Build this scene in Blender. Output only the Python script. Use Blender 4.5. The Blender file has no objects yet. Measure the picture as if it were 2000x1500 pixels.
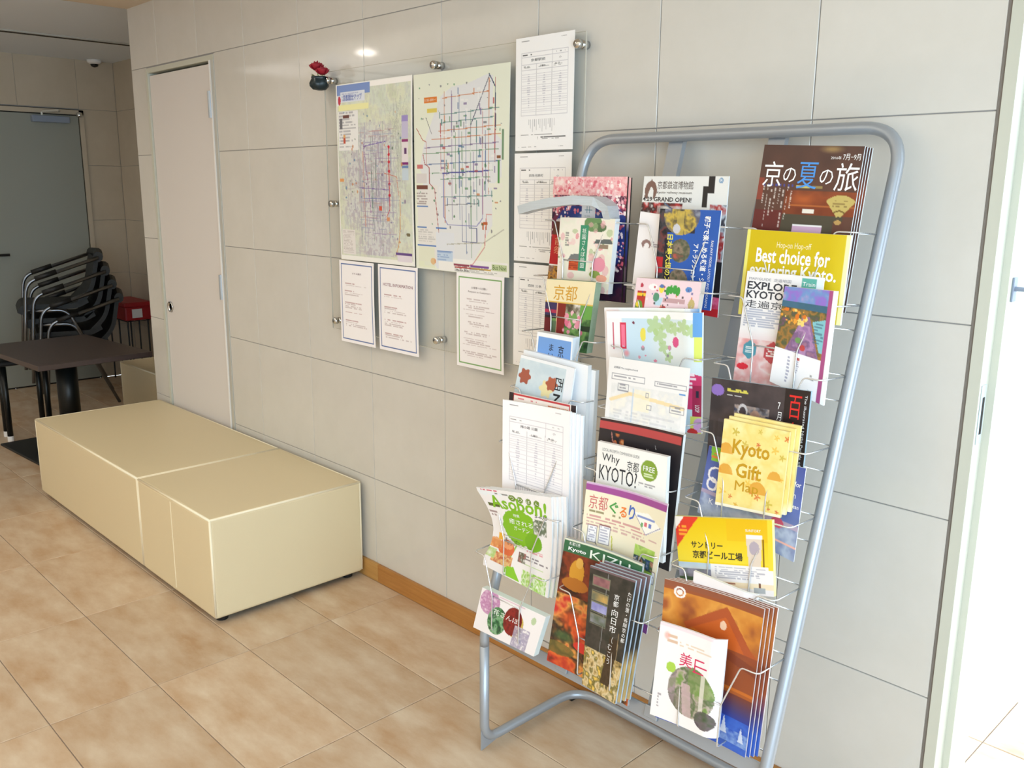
import bpy, math, random
import numpy as np
from mathutils import Vector, Matrix
random.seed(7); rng = np.random.RandomState(11)
SC = bpy.context.scene; COL = SC.collection

# ------------------------------------------------------------------ camera
CAM = Vector((2.22442, -1.83561, 1.45144))
YAW, PITCH, ROLL, FPX = -0.8042017, -0.2136787, 0.0075949, 1752.98
def cam_axes():
    cy, sy, cp, sp = math.cos(YAW), math.sin(YAW), math.cos(PITCH), math.sin(PITCH)
    f = Vector((sy*cp, cy*cp, sp)); r = Vector((cy, -sy, 0)); u = r.cross(f)
    cr, sr = math.cos(ROLL), math.sin(ROLL)
    return cr*r+sr*u, cr*u-sr*r, f
_r, _u, _f = cam_axes()
cd = bpy.data.cameras.new('camera'); cd.sensor_width = 36; cd.lens = 36*FPX/2000; cd.clip_start = .02
co = bpy.data.objects.new('camera', cd); COL.objects.link(co)
M = Matrix.Identity(4)
for i in range(3):
    M[i][0], M[i][1], M[i][2], M[i][3] = _r[i], _u[i], -_f[i], CAM[i]
co.matrix_world = M; SC.camera = co

# ------------------------------------------------------------------ world, light, exposure
wd = bpy.data.worlds.new('daylight'); SC.world = wd; wd.use_nodes = True
wd.node_tree.nodes['Background'].inputs[0].default_value = (.82, .92, 1.0, 1)
wd.node_tree.nodes['Background'].inputs[1].default_value = 5.0
def area(name, loc, rot, sx, sy, power, color):
    l = bpy.data.lights.new(name, 'AREA'); l.shape = 'RECTANGLE'; l.size = sx; l.size_y = sy
    l.energy = power; l.color = color
    o = bpy.data.objects.new(name, l); COL.objects.link(o); o.location = loc; o.rotation_euler = rot
    return o
R = math.radians
area('daylight_right_window', (3.33, -2.3, 1.25), (0, R(90), 0), 1.9, 3.2, 74, (.46, .75, 1.0))
area('lobby_warm_fill', (-.35, -2.75, 2.272), (0, 0, 0), 4.9, 3.0, 64, (1.0, .90, .71))  # added warm fill panel, stands in for the lobby's unseen ceiling lighting
area('alcove_fill', (-3.9, -2.6, 2.338), (0, 0, 0), 1.4, 1.8, 15, (1.0, .98, .96))  # added fill panel that brightens the alcove, no fixture of the room
LAMPS = [(-3.058, -1.867), (.6, -3.9), (-.6, -.7), (1.9, -2.6)]
LAMPL = ['round recessed downlight in the alcove ceiling, before the benches', 'round recessed downlight in the main ceiling, far out from the tiled wall', 'round recessed downlight above the notice board', 'round recessed downlight in the main ceiling, right of the viewer']
VS = SC.view_settings
VS.view_transform = 'Standard'; VS.look = 'None'; VS.exposure = -0.27; VS.gamma = 1; VS.use_curve_mapping = False
try:
    SC.cycles.use_denoising = True; SC.cycles.denoiser = 'OPENIMAGEDENOISE'
    SC.cycles.max_bounces = 8; SC.cycles.diffuse_bounces = 5; SC.cycles.transparent_max_bounces = 16
    SC.cycles.caustics_reflective = False; SC.cycles.caustics_refractive = False
    SC.cycles.sample_clamp_indirect = 4.0
except Exception:
    pass

# ------------------------------------------------------------------ materials
def lin(c):
    c = np.asarray(c, float)/255.
    return np.where(c <= .04045, c/12.92, ((c+.055)/1.055)**2.4)
def rgba(c): return tuple(lin(c))+(1.0,)
MATS = {}
def mat(name, c, rough=.6, metal=0., spec=.5, mottle=0., scale=8., c2=None, bump=0., bscale=200., rand=0., coat=0., stretch=None):
    if name in MATS: return MATS[name]
    m = bpy.data.materials.new(name); m.use_nodes = True; nt = m.node_tree; b = nt.nodes['Principled BSDF']
    b.inputs['Base Color'].default_value = rgba(c); b.inputs['Roughness'].default_value = rough
    b.inputs['Metallic'].default_value = metal; b.inputs['Specular IOR Level'].default_value = spec
    b.inputs['Coat Weight'].default_value = coat
    tc = nt.nodes.new('ShaderNodeTexCoord'); src = tc.outputs['Object']
    if rand or mottle:
        # per-piece offset so every tile shows its own patch of stone
        oi = nt.nodes.new('ShaderNodeObjectInfo'); ad = nt.nodes.new('ShaderNodeVectorMath'); ad.operation = 'ADD'
        mu = nt.nodes.new('ShaderNodeMath'); mu.operation = 'MULTIPLY'; mu.inputs[1].default_value = 37.
        nt.links.new(oi.outputs['Random'], mu.inputs[0])
        cb = nt.nodes.new('ShaderNodeCombineXYZ'); nt.links.new(mu.outputs[0], cb.inputs[0]); nt.links.new(mu.outputs[0], cb.inputs[2])
        nt.links.new(src, ad.inputs[0]); nt.links.new(cb.outputs[0], ad.inputs[1]); src = ad.outputs[0]
        if stretch:
            mp = nt.nodes.new('ShaderNodeMapping'); mp.inputs['Scale'].default_value = stretch
            nt.links.new(src, mp.inputs[0]); src = mp.outputs[0]
    if mottle:
        n = nt.nodes.new('ShaderNodeTexNoise'); n.inputs['Scale'].default_value = scale; n.inputs['Detail'].default_value = 7
        n.inputs['Roughness'].default_value = .62
        nt.links.new(src, n.inputs['Vector'])
        rp = nt.nodes.new('ShaderNodeValToRGB'); rp.color_ramp.elements[0].position = .5-.5*mottle; rp.color_ramp.elements[1].position = .5+.5*mottle
        rp.color_ramp.elements[0].color = rgba(c); rp.color_ramp.elements[1].color = rgba(c2)
        nt.links.new(n.outputs['Fac'], rp.inputs[0]); out = rp.outputs[0]
        if rand:
            hs = nt.nodes.new('ShaderNodeHueSaturation'); mr = nt.nodes.new('ShaderNodeMapRange')
            mr.inputs['To Min'].default_value = 1-rand; mr.inputs['To Max'].default_value = 1+rand
            nt.links.new(oi.outputs['Random'], mr.inputs[0]); nt.links.new(mr.outputs[0], hs.inputs['Value'])
            nt.links.new(out, hs.inputs['Color']); out = hs.outputs[0]
        nt.links.new(out, b.inputs['Base Color'])
    if bump:
        n2 = nt.nodes.new('ShaderNodeTexNoise'); n2.inputs['Scale'].default_value = bscale; n2.inputs['Detail'].default_value = 3
        nt.links.new(tc.outputs['Object'], n2.inputs['Vector'])
        bp = nt.nodes.new('ShaderNodeBump'); bp.inputs['Strength'].default_value = bump; bp.inputs['Distance'].default_value = .002
        nt.links.new(n2.outputs['Fac'], bp.inputs['Height']); nt.links.new(bp.outputs[0], b.inputs['Normal'])
    MATS[name] = m; return m
def print_mat(name, rough):
    m = bpy.data.materials.new(name); m.use_nodes = True; nt = m.node_tree; b = nt.nodes['Principled BSDF']
    a = nt.nodes.new('ShaderNodeAttribute'); a.attribute_name = 'ink'
    nt.links.new(a.outputs['Color'], b.inputs['Base Color']); b.inputs['Roughness'].default_value = rough
    b.inputs['Specular IOR Level'].default_value = .45; MATS[name] = m; return m
PRINT = print_mat('printed_gloss', .38); PRINTM = print_mat('printed_matte', .75)

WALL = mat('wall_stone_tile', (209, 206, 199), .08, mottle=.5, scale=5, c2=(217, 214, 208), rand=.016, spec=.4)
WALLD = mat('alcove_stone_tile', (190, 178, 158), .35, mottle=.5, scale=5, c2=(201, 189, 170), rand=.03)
JOINT = mat('wall_joint', (158, 156, 156), .9)
FLOORT = mat('floor_tile_ceramic', (216, 199, 176), .5, mottle=.42, scale=5.2, c2=(187, 153, 118), rand=.06, bump=.05, stretch=(1.0, 2.2, 1))
FJOINT = mat('floor_grout', (142, 134, 130), .9)
WOOD = mat('baseboard_oak', (196, 141, 76), .42, mottle=.7, scale=6, c2=(158, 102, 46), rand=.06, stretch=(1, 1, 14))
WOODL = mat('baseboard_oak_pale', (206, 160, 94), .42, mottle=.7, scale=6, c2=(180, 132, 70), stretch=(1, 1, 14))
CEIL = mat('ceiling_paint', (236, 232, 226), .9)
CEILB = mat('ceiling_beam_paint', (206, 190, 170), .9)
DOORL = mat('door_laminate', (224, 219, 216), .5, bump=.03)
STEELD = mat('grey_door_paint', (150, 154, 146), .5)
FRAME = mat('aluminium_frame', (205, 205, 198), .4, metal=.35)
FRAMEP = mat('door_frame_paint', (202, 203, 190), .5)
CHROME = mat('chrome', (215, 218, 220), .14, metal=1.)
WIRE = mat('wire_chrome', (226, 228, 230), .22, metal=.7)
RACK = mat('silver_rack_paint', (168, 175, 184), .34, metal=.45, bump=.02)
BLACK = mat('black_plastic', (24, 25, 26), .5)
BLACKM = mat('black_metal', (22, 26, 26), .35, metal=.3)
SEAM = mat('dark_gap', (40, 36, 32), .9)
CREAM = mat('cream_leatherette', (228, 213, 177), .46, bump=.25, bscale=700)
CREAME = mat('cream_leatherette_edge', (246, 236, 208), .46)
TABLE = mat('dark_table_laminate', (74, 61, 58), .4)
WEAVE = mat('black_rattan', (26, 27, 27), .55, bump=.5, bscale=260)
RED = mat('red_box_plastic', (170, 22, 34), .45)
WHITE = mat('white_paper', (240, 240, 240), .7)
PAGE = mat('page_edges', (222, 228, 232), .8, mottle=.9, scale=40, c2=(246, 247, 248), stretch=(1, 40, .2))
GREYB = mat('blue_grey_enamel', (135, 148, 168), .45)
EXT = mat('exterior_paving', (205, 205, 203), .9)

# ------------------------------------------------------------------ mesh helpers
def link(name, me, parent=None, mats=None, loc=(0, 0, 0)):
    o = bpy.data.objects.new(name, me); COL.objects.link(o); o.location = loc
    for m in (mats or []): me.materials.append(m)
    if parent: o.parent = parent
    return o
def tag(o, label, cat, group=None):
    o['label'] = label; o['category'] = cat
    if group: o['group'] = group
    return o
def struct(o): o['kind'] = 'structure'; return o
def empty(name, loc=(0, 0, 0), rz=0.):
    o = bpy.data.objects.new(name, None); COL.objects.link(o); o.location = loc; o.rotation_euler = (0, 0, rz)
    o.empty_display_size = .05; return o
class MB:
    def __init__(s): s.v = []; s.f = []; s.mi = []
    def add(s, vs, fs, mi=0):
        n = len(s.v); s.v += [tuple(v) for v in vs]; s.f += [tuple(i+n for i in f) for f in fs]; s.mi += [mi]*len(fs); return s
    def box(s, x0, x1, y0, y1, z0, z1, mi=0):
        vs = [(x, y, z) for z in (z0, z1) for y in (y0, y1) for x in (x0, x1)]
        return s.add(vs, [(0, 2, 3, 1), (4, 5, 7, 6), (0, 1, 5, 4), (2, 6, 7, 3), (0, 4, 6, 2), (1, 3, 7, 5)], mi)
    def tube(s, pts, r, n=10, mi=0, cap=True):
        pts = [Vector(p) for p in pts]; rings = []; prev = None
        for i, p in enumerate(pts):
            if i == 0: d = pts[1]-p
            elif i == len(pts)-1: d = p-pts[i-1]
            else: d = (pts[i+1]-p).normalized()+(p-pts[i-1]).normalized()
            d.normalize()
            if prev is None:
                a = Vector((0, 0, 1)) if abs(d.z) < .9 else Vector((1, 0, 0)); x = d.cross(a).normalized()
            else: x = (prev-d*prev.dot(d)).normalized()
            prev = x; y = d.cross(x)
            rr = r[i] if isinstance(r, (list, tuple)) else r
            rings.append([p+rr*(math.cos(2*math.pi*k/n)*x+math.sin(2*math.pi*k/n)*y) for k in range(n)])
        vs = [v for g in rings for v in g]; fs = []
        for i in range(len(pts)-1):
            for k in range(n): fs.append((i*n+k, i*n+(k+1) % n, (i+1)*n+(k+1) % n, (i+1)*n+k))
        if cap: fs += [tuple(range(n-1, -1, -1)), tuple(range((len(pts)-1)*n, len(pts)*n))]
        return s.add(vs, fs, mi)
    def lathe(s, prof, c=(0, 0, 0), n=20, axis='z', mi=0):
        vs = []; fs = []
        for (r, h) in prof:
            for k in range(n):
                a = 2*math.pi*k/n; x, y = r*math.cos(a), r*math.sin(a)
                p = (x, y, h) if axis == 'z' else ((x, h, y) if axis == 'y' else (h, x, y))
                vs.append((c[0]+p[0], c[1]+p[1], c[2]+p[2]))
        for i in range(len(prof)-1):
            for k in range(n):
                f = (i*n+k, i*n+(k+1) % n, (i+1)*n+(k+1) % n, (i+1)*n+k)
                fs.append(f if axis != 'y' else f[::-1])
        e = [tuple(range(n-1, -1, -1)), tuple(range((len(prof)-1)*n, len(prof)*n))]
        fs += e if axis != 'y' else [g[::-1] for g in e]
        return s.add(vs, fs, mi)
    def mesh(s, name, smooth=False):
        me = bpy.data.meshes.new(name); me.from_pydata(s.v, [], s.f); me.update()
        me.polygons.foreach_set('material_index', s.mi)
        if smooth: me.polygons.foreach_set('use_smooth', [True]*len(me.polygons))
        return me
    def obj(s, name, m, parent=None, smooth=False, loc=(0, 0, 0), bevel=0., bseg=2):
        o = link(name, s.mesh(name, smooth), parent, m if isinstance(m, list) else [m], loc)
        if bevel:
            b = o.modifiers.new('bevel', 'BEVEL'); b.width = bevel; b.segments = bseg; b.limit_method = 'ANGLE'
        return o
def box_obj(name, b, m, parent=None, bevel=0., bseg=2): return MB().box(*b).obj(name, m, parent, bevel=bevel, bseg=bseg)
def fillet(pts, r, n=6):
    pts = [Vector(p) for p in pts]; out = [pts[0]]
    for i in range(1, len(pts)-1):
        a, p, b = pts[i-1], pts[i], pts[i+1]
        d1 = (a-p); d2 = (b-p); rr = r[i] if isinstance(r, (list, tuple)) else r
        l = min(rr, d1.length*.48, d2.length*.48)
        p0 = p+d1.normalized()*l; p1 = p+d2.normalized()*l
        for k in range(n+1):
            t = k/n; out.append((1-t)**2*p0+2*t*(1-t)*p+t*t*p1)
    out.append(pts[-1]); return out
def grid_mesh(name, P, ink=None, smooth=True):
    # P: (ny, nx, 3) points; ink: (ny, nx, 3) sRGB 0..255
    ny, nx = P.shape[:2]; me = bpy.data.meshes.new(name)
    idx = np.arange(ny*nx).reshape(ny, nx)
    q = np.stack([idx[:-1, :-1], idx[1:, :-1], idx[1:, 1:], idx[:-1, 1:]], -1).reshape(-1, 4)
    me.vertices.add(ny*nx); me.vertices.foreach_set('co', P.reshape(-1).astype(np.float32))
    me.loops.add(q.size); me.loops.foreach_set('vertex_index', q.reshape(-1).astype(np.int32))
    me.polygons.add(len(q)); me.polygons.foreach_set('loop_start', (np.arange(len(q))*4).astype(np.int32))
    me.polygons.foreach_set('loop_total', np.full(len(q), 4, np.int32))
    me.update(calc_edges=True)
    if smooth: me.polygons.foreach_set('use_smooth', np.ones(len(q), bool))
    if ink is not None: set_ink(me, ink.reshape(-1, 3))
    return me
def set_ink(me, rgb):
    a = me.color_attributes.new('ink', 'FLOAT_COLOR', 'POINT')
    c = np.ones((len(rgb), 4), np.float32); c[:, :3] = lin(np.clip(rgb, 0, 255)); a.data.foreach_set('color', c.reshape(-1))
def slab_mesh(name, fn, th, n=8):
    # closed slab whose front is fn(u,v)->(x,y,z) and whose back lies th behind (+y)
    mb = MB(); U = np.linspace(0, 1, n+1)
    F = [[Vector(fn(u, v)) for u in U] for v in U]; off = Vector((0, th, 0))
    vs = [p for r in F for p in r]+[p+off for r in F for p in r]; N = (n+1)**2; fs = []
    for j in range(n):
        for i in range(n):
            a = j*(n+1)+i; fs.append((a, a+n+1, a+n+2, a+1)); fs.append((N+a, N+a+1, N+a+n+2, N+a+n+1))
    for i in range(n):
        a = i; fs.append((a, a+1, N+a+1, N+a)); a = n*(n+1)+i; fs.append((a+1, a, N+a, N+a+1))
        a = i*(n+1); b = a+n+1; fs.append((b, a, N+a, N+b)); a = i*(n+1)+n; b = a+n+1; fs.append((a, b, N+b, N+a))
    mb.add(vs, fs); return mb.mesh(name)

# ------------------------------------------------------------------ lettering (built once, as flat outlines)
GLYPH = {}
def prepare_text(strings):
    objs = []
    for s, bo in [(s, b) for s in sorted(set(strings)) for b in (0., .022)]:
        c = bpy.data.curves.new('t', 'FONT'); c.body = s; c.offset = bo; c.resolution_u = 2; c.align_x = 'LEFT'; c.space_line = 1.05
        o = bpy.data.objects.new('t', c); COL.objects.link(o); objs.append(((s, bo > 0), o, c))
    dg = bpy.context.evaluated_depsgraph_get()
    for s, o, c in objs:
        me = bpy.data.meshes.new_from_object(o.evaluated_get(dg))
        n = len(me.vertices); v = np.zeros(n*3, np.float32); me.vertices.foreach_get('co', v); v = v.reshape(-1, 3)[:, :2]
        GLYPH[s] = (v.copy(), [tuple(p.vertices) for p in me.polygons]); bpy.data.meshes.remove(me)
    for s, o, c in objs: bpy.data.objects.remove(o); bpy.data.curves.remove(c)
def text_uv(s, box, rot=0, bold=0.):
    # fit glyph outlines in box (u0,v0,u1,v1), v downward; rot in quarter turns clockwise
    v, f = GLYPH[(s, bold > 0)]
    if len(v) == 0: return np.zeros((0, 2)), []
    x, y = v[:, 0], v[:, 1]
    x = (x-x.min())/max(np.ptp(x), 1e-6); y = (y.max()-y)/max(np.ptp(y), 1e-6)
    if rot == 1: x, y = 1-y, x
    if rot == 3: x, y = y, 1-x
    u0, v0, u1, v1 = box
    return np.stack([u0+x*(u1-u0), v0+y*(v1-v0)], 1), f
def vert(s): return '\n'.join(s)

# ------------------------------------------------------------------ print artwork painted on a fine grid of points
def vnoise(x, y, seed=0):
    r = np.random.RandomState(seed); T = r.rand(64, 64)
    xi = np.floor(x).astype(int); yi = np.floor(y).astype(int); fx = x-xi; fy = y-yi
    fx = fx*fx*(3-2*fx); fy = fy*fy*(3-2*fy)
    g = lambda a, b: T[a % 64, b % 64]
    return (g(xi, yi)*(1-fx)+g(xi+1, yi)*fx)*(1-fy)+(g(xi, yi+1)*(1-fx)+g(xi+1, yi+1)*fx)*fy
def fbm(x, y, seed=0, o=4):
    s = 0; a = .5
    for k in range(o): s = s+a*vnoise(x*2**k, y*2**k, seed+k); a *= .5
    return s/(1-.5**o)
class Art:
    def __init__(s, w, h, step, bg):
        s.nx = max(6, int(round(w/step))+1); s.ny = max(6, int(round(h/step))+1); s.w, s.h = w, h
        s.u, s.v = np.meshgrid(np.linspace(0, 1, s.nx), np.linspace(0, 1, s.ny)); s.x = s.u*w; s.y = s.v*h
        s.c = np.zeros((s.ny, s.nx, 3))+np.array(bg, float)
    def put(s, m, col, a=1.):
        m = (np.asarray(m, float)*a)[..., None]; s.c = s.c*(1-m)+np.array(col, float)*m
    def rect(s, u0, v0, u1, v1, col, a=1.): s.put((s.u >= u0) & (s.u <= u1) & (s.v >= v0) & (s.v <= v1), col, a)
    def frame(s, u0, v0, u1, v1, col, t=.002):
        tu, tv = t/s.w, t/s.h
        for b in ((u0, v0, u1, v0+tv), (u0, v1-tv, u1, v1), (u0, v0, u0+tu, v1), (u1-tu, v0, u1, v1)): s.rect(*b, col)
    def ell(s, cu, cv, ru, rv, col, a=1., soft=0.):
        d = np.sqrt(((s.u-cu)/ru)**2+((s.v-cv)/rv)**2)
        s.put(d < 1 if not soft else np.clip((1-d)/soft, 0, 1), col, a)
    def tri(s, p, col, a=1.):
        (x0, y0), (x1, y1), (x2, y2) = p
        e = lambda ax, ay, bx, by: (bx-ax)*(s.v-ay)-(by-ay)*(s.u-ax)
        a1, b1, c1 = e(x0, y0, x1, y1), e(x1, y1, x2, y2), e(x2, y2, x0, y0)
        s.put(((a1 >= 0) & (b1 >= 0) & (c1 >= 0)) | ((a1 <= 0) & (b1 <= 0) & (c1 <= 0)), col, a)
    def poly(s, pts, col, a=1.):
        for i in range(1, len(pts)-1): s.tri((pts[0], pts[i], pts[i+1]), col, a)
    def line(s, pts, col, t=.002, a=1.):
        for (a0, b0), (a1, b1) in zip(pts[:-1], pts[1:]):
            x0, y0, x1, y1 = a0*s.w, b0*s.h, a1*s.w, b1*s.h; dx, dy = x1-x0, y1-y0; L = dx*dx+dy*dy+1e-12
            k = np.clip(((s.x-x0)*dx+(s.y-y0)*dy)/L, 0, 1)
            s.put(np.hypot(s.x-x0-k*dx, s.y-y0-k*dy) < t/2, col, a)
    def noise(s, box, cols, scale, seed, a=1., mask=None, o=4):
        u0, v0, u1, v1 = box; m = (s.u >= u0) & (s.u <= u1) & (s.v >= v0) & (s.v <= v1)
        if mask is not None: m = m & mask
        n = fbm(s.x*scale, s.y*scale, seed, o); n = np.clip((n-.22)/.56, 0, .999)*(len(cols)-1)
        i = n.astype(int); f = (n-i)[..., None]; C = np.array(cols, float)
        p = C[i]*(1-f)+C[np.minimum(i+1, len(cols)-1)]*f
        mm = (m*a)[..., None]; s.c = s.c*(1-mm)+p*mm
    def grad(s, box, c0, c1, vertical=True):
        u0, v0, u1, v1 = box; t = (s.v-v0)/(v1-v0) if vertical else (s.u-u0)/(u1-u0)
        m = ((s.u >= u0) & (s.u <= u1) & (s.v >= v0) & (s.v <= v1)).astype(float)[..., None]
        t = np.clip(t, 0, 1)[..., None]; s.c = s.c*(1-m)+(np.array(c0, float)*(1-t)+np.array(c1, float)*t)*m
    def lines(s, u0, v0, u1, v1, n, col, seed=0, a=.6, fill=.55, word=.006):
        # rows of tiny print too small to read
        dv = (v1-v0)/n; k = np.floor((s.v-v0)/dv); inr = (s.v >= v0) & (s.v < v1) & (s.u >= u0) & (s.u <= u1)
        fr = (s.v-v0)/dv-k; r = np.random.RandomState(seed); end = u0+(u1-u0)*(.6+.4*r.rand(n+1))
        kk = np.clip(k, 0, n).astype(int)
        w = vnoise(s.x/word, kk*3.1, seed+3) > .28
        s.put(inr & (fr < fill) & (s.u < end[kk]) & w, col, a)
    def dots(s, n, box, r, cols, seed, a=1.):
        q = np.random.RandomState(seed); u0, v0, u1, v1 = box
        for i in range(n):
            cu, cv = u0+(u1-u0)*q.rand(), v0+(v1-v0)*q.rand(); rr = r*(.5+q.rand())
            s.ell(cu, cv, rr/s.w, rr/s.h*(.6+.8*q.rand()), cols[q.randint(len(cols))], a)

def put_print(root, art, fn, texts, letter_name='lettering', cover_name='cover', matp=None, lift=.0004):
    """painted cover sheet + raised lettering mesh, both following fn(u,v)->local point"""
    U, V = art.u.reshape(-1), art.v.reshape(-1)
    P = np.stack([np.broadcast_to(q, U.shape) for q in fn(U, V)], -1).reshape(art.ny, art.nx, 3)
    out = [link(cover_name, grid_mesh(cover_name, P, art.c), root, [matp or PRINT])]
    for t in texts:
        s, box, col = t[0], t[1], t[2]; rot = t[3] if len(t) > 3 else 0; bold = t[4] if len(t) > 4 else 0
        uv, f = text_uv(s, box, rot, bold); vs = []; fs = f
        uu = np.clip(uv[:, 0], .001, .999); vv = np.clip(uv[:, 1], .001, .999)
        x, y, z = [np.broadcast_to(q, uu.shape) for q in fn(uu, vv)]; vs = list(zip(x, y-lift, z))
        me = bpy.data.meshes.new(letter_name); me.from_pydata(vs, [], fs); me.update(); set_ink(me, np.tile(np.array(col, float), (len(vs), 1)))
        out.append(link(letter_name, me, root, [matp or PRINT]))
    return out

# ================================================================== THE SETTING
WL, WR, YB = -2.36, 1.60, .88            # main wall from WL to WR at y=0; alcove behind its left end
XA = -4.9                                # far wall of the alcove
def chamfer_tile(name, x0, x1, z0, z1, t, c=.0012):
    # tile standing in the xz plane, face towards -y, origin at its lower left corner
    w, h = x1-x0, z1-z0; mb = MB()
    vs = [(0, 0, 0), (w, 0, 0), (w, 0, h), (0, 0, h), (0, -t+c, 0), (w, -t+c, 0), (w, -t+c, h), (0, -t+c, h),
          (c, -t, c), (w-c, -t, c), (w-c, -t, h-c), (c, -t, h-c)]
    fs = [(0, 3, 2, 1), (0, 1, 5, 4), (1, 2, 6, 5), (2, 3, 7, 6), (3, 0, 4, 7), (4, 5, 9, 8), (5, 6, 10, 9), (6, 7, 11, 10), (7, 4, 8, 11), (8, 9, 10, 11)]
    return mb.add(vs, fs).mesh(name)
_tiles = {}
def wall_tile(parent, x0, x1, z0, z1, m, place):
    g = .0011; k = (round(x1-x0, 4), round(z1-z0, 4), m.name)
    if k not in _tiles:
        me = chamfer_tile('tile', x0+g, x1-g, z0+g, z1-g, .0035); me.materials.append(m); _tiles[k] = me
    o = bpy.data.objects.new('tile', _tiles[k]); COL.objects.link(o); o.parent = parent; place(o, x0+g, z0+g); return o

D0, D1, DT = -2.176, -1.515, 1.972       # store-cupboard door in the main wall
mb = MB()
for b in ((WL, D0, .0035, YB, 0, 2.5), (D1, WR, .0035, .14, 0, 2.5), (D0, D1, .0035, .14, DT+.02, 2.5), (D0, D1, .09, .14, 0, DT+.02), (WR+.84, 3.46, .0035, .14, 0, 2.5), (WR, WR+.84, .0035, .14, 2.15, 2.5)):
    mb.box(*b)
wall = struct(mb.obj('wall_back', JOINT))
xs = [WL]+[.4109*j for j in range(-5, 4)]+[WR]
zs = [0, .4, .8, 1.2, 1.6, 2.0, 2.4]
def pl_main(o, x, z): o.location = (x, .0035, z)
for i in range(len(xs)-1):
    for j in range(6):
        a, b, z0, z1 = xs[i], xs[i+1], zs[j], zs[j+1]
        if z0 < 1.99 and b > D0-.02 and a < D1+.02:
            if a < D0-.03: wall_tile(wall, a, D0-.012, z0, z1, WALL, pl_main)
            if b > D1+.03: wall_tile(wall, D1+.02, b, z0, z1, WALL, pl_main)
        else: wall_tile(wall, a, b, z0, z1, WALL, pl_main)
for j in range(6): wall_tile(wall, WR+.86, WR+1.26, zs[j], zs[j+1], WALL, pl_main); wall_tile(wall, WR+1.26, WR+1.66, zs[j], zs[j+1], WALL, pl_main)

# far wall of the alcove (plane x = XA, facing +x)
wl = struct(MB().box(XA-.12, XA-.0035, -4.6, YB+.1, 0, 2.5).obj('wall_left', JOINT))
def pl_left(o, y, z): o.location = (XA-.0035, y, z); o.rotation_euler = (0, 0, R(90))
ys = [-4.6, -4.2, -3.8, -3.4, -3.0, -2.6, -2.2, -1.8, -1.4, -1.0, -.6, -.2, .2, .61, YB]
for i in range(len(ys)-1):
    for j in range(6):
        if zs[j] < 1.9 and ys[i] >= -.61 and ys[i+1] < .62: continue          # the grey door stands here
        if ys[i] < -1.9 and (i+j) % 1 == 0 and i < 6: continue
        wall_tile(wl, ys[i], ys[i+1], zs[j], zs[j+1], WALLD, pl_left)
wa = struct(MB().box(XA, WL, YB+.0035, YB+.1, 0, 2.5).obj('wall_alcove', JOINT))
def pl_alc(o, x, z): o.location = (x, YB+.0035, z)
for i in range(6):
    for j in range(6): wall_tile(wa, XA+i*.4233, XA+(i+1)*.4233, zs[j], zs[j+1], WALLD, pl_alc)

# front and right walls (behind and beside the camera) the right one with a wide glazed opening
mb = MB()
mb.box(XA, 3.46, -4.72, -4.6, 0, 2.5)
struct(mb.obj('wall_front', CEIL))
mb = MB()
mb.box(3.4, 3.52, -4.6, .008, 0, .3).box(3.4, 3.52, -4.6, .008, 2.2, 2.5).box(3.4, 3.52, -4.6, -3.9, .3, 2.2).box(3.4, 3.52, -.7, .008, .3, 2.2)
struct(mb.obj('wall_right', CEIL))
for nm, pts in (('window_1', [(3.44, -3.9, .3), (3.44, -.7, 2.2)]),):
    a, b = pts; mb = MB(); t = .03
    if nm == 'window_1':
        for y in (a[1]+t, (a[1]+b[1])/2, b[1]-t): mb.box(a[0]-t, a[0]+t, y-t, y+t, a[2], b[2])
        for z in (a[2]+t, b[2]-t): mb.box(a[0]-t, a[0]+t, a[1], b[1], z-t, z+t)
    else:
        for x in (a[0]+t, -2.8, -.9, .9, b[0]-t): mb.box(x-t, x+t, a[1]-t, a[1]+t, a[2], b[2])
        for z in (a[2]+t, b[2]-t): mb.box(a[0], b[0], a[1]-t, a[1]+t, z-t, z+t)
    struct(mb.obj(nm, FRAME))

# ceiling: a lower main ceiling and a slightly higher one over the alcove
ce = struct(MB().box(WL, 3.46, -4.6, .008, 2.28, 2.5).obj('ceiling', CEILB))
ca = struct(MB().box(XA, WL, -4.6, YB, 2.345, 2.5).obj('ceiling_alcove', mat('alcove_ceiling_paint', (228, 236, 246), .9)))
tr = struct(MB().box(-3.93, -3.85, -3.0, YB-.02, 2.337, 2.345).obj('trim_1', FRAME))
MB().box(-3.905, -3.875, -3.0, YB-.02, 2.335, 2.337).obj('track_slot', SEAM, tr)

# floor: grout bed and 600 x 300 tiles laid in a plain grid
fl = struct(MB().box(XA, 3.46, -4.6, YB, -.06, -.0035).obj('floor', FJOINT))
fx = [XA]+[-.25+.6*k for k in range(-7, 7)]+[3.46]
fy = [YB, .59, .29]+[-.01-.3*k for k in range(0, 16)]
_ft = {}
def floor_tile(x0, x1, y0, y1):
    g = .0012; w, h = x1-x0-2*g, y1-y0-2*g; k = (round(w, 3), round(h, 3))
    if k not in _ft:
        c = .0015; mb = MB()
        vs = [(0, 0, -.008), (w, 0, -.008), (w, h, -.008), (0, h, -.008), (0, 0, -c), (w, 0, -c), (w, h, -c), (0, h, -c), (c, c, 0), (w-c, c, 0), (w-c, h-c, 0), (c, h-c, 0)]
        fs = [(0, 1, 5, 4), (1, 2, 6, 5), (2, 3, 7, 6), (3, 0, 4, 7), (4, 5, 9, 8), (5, 6, 10, 9), (6, 7, 11, 10), (7, 4, 8, 11), (8, 9, 10, 11)]
        me = mb.add(vs, fs).mesh('tile'); me.materials.append(FLOORT); _ft[k] = me
    o = bpy.data.objects.new('tile', _ft[k]); COL.objects.link(o); o.parent = fl; o.location = (x0+g, y0+g, 0)
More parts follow.
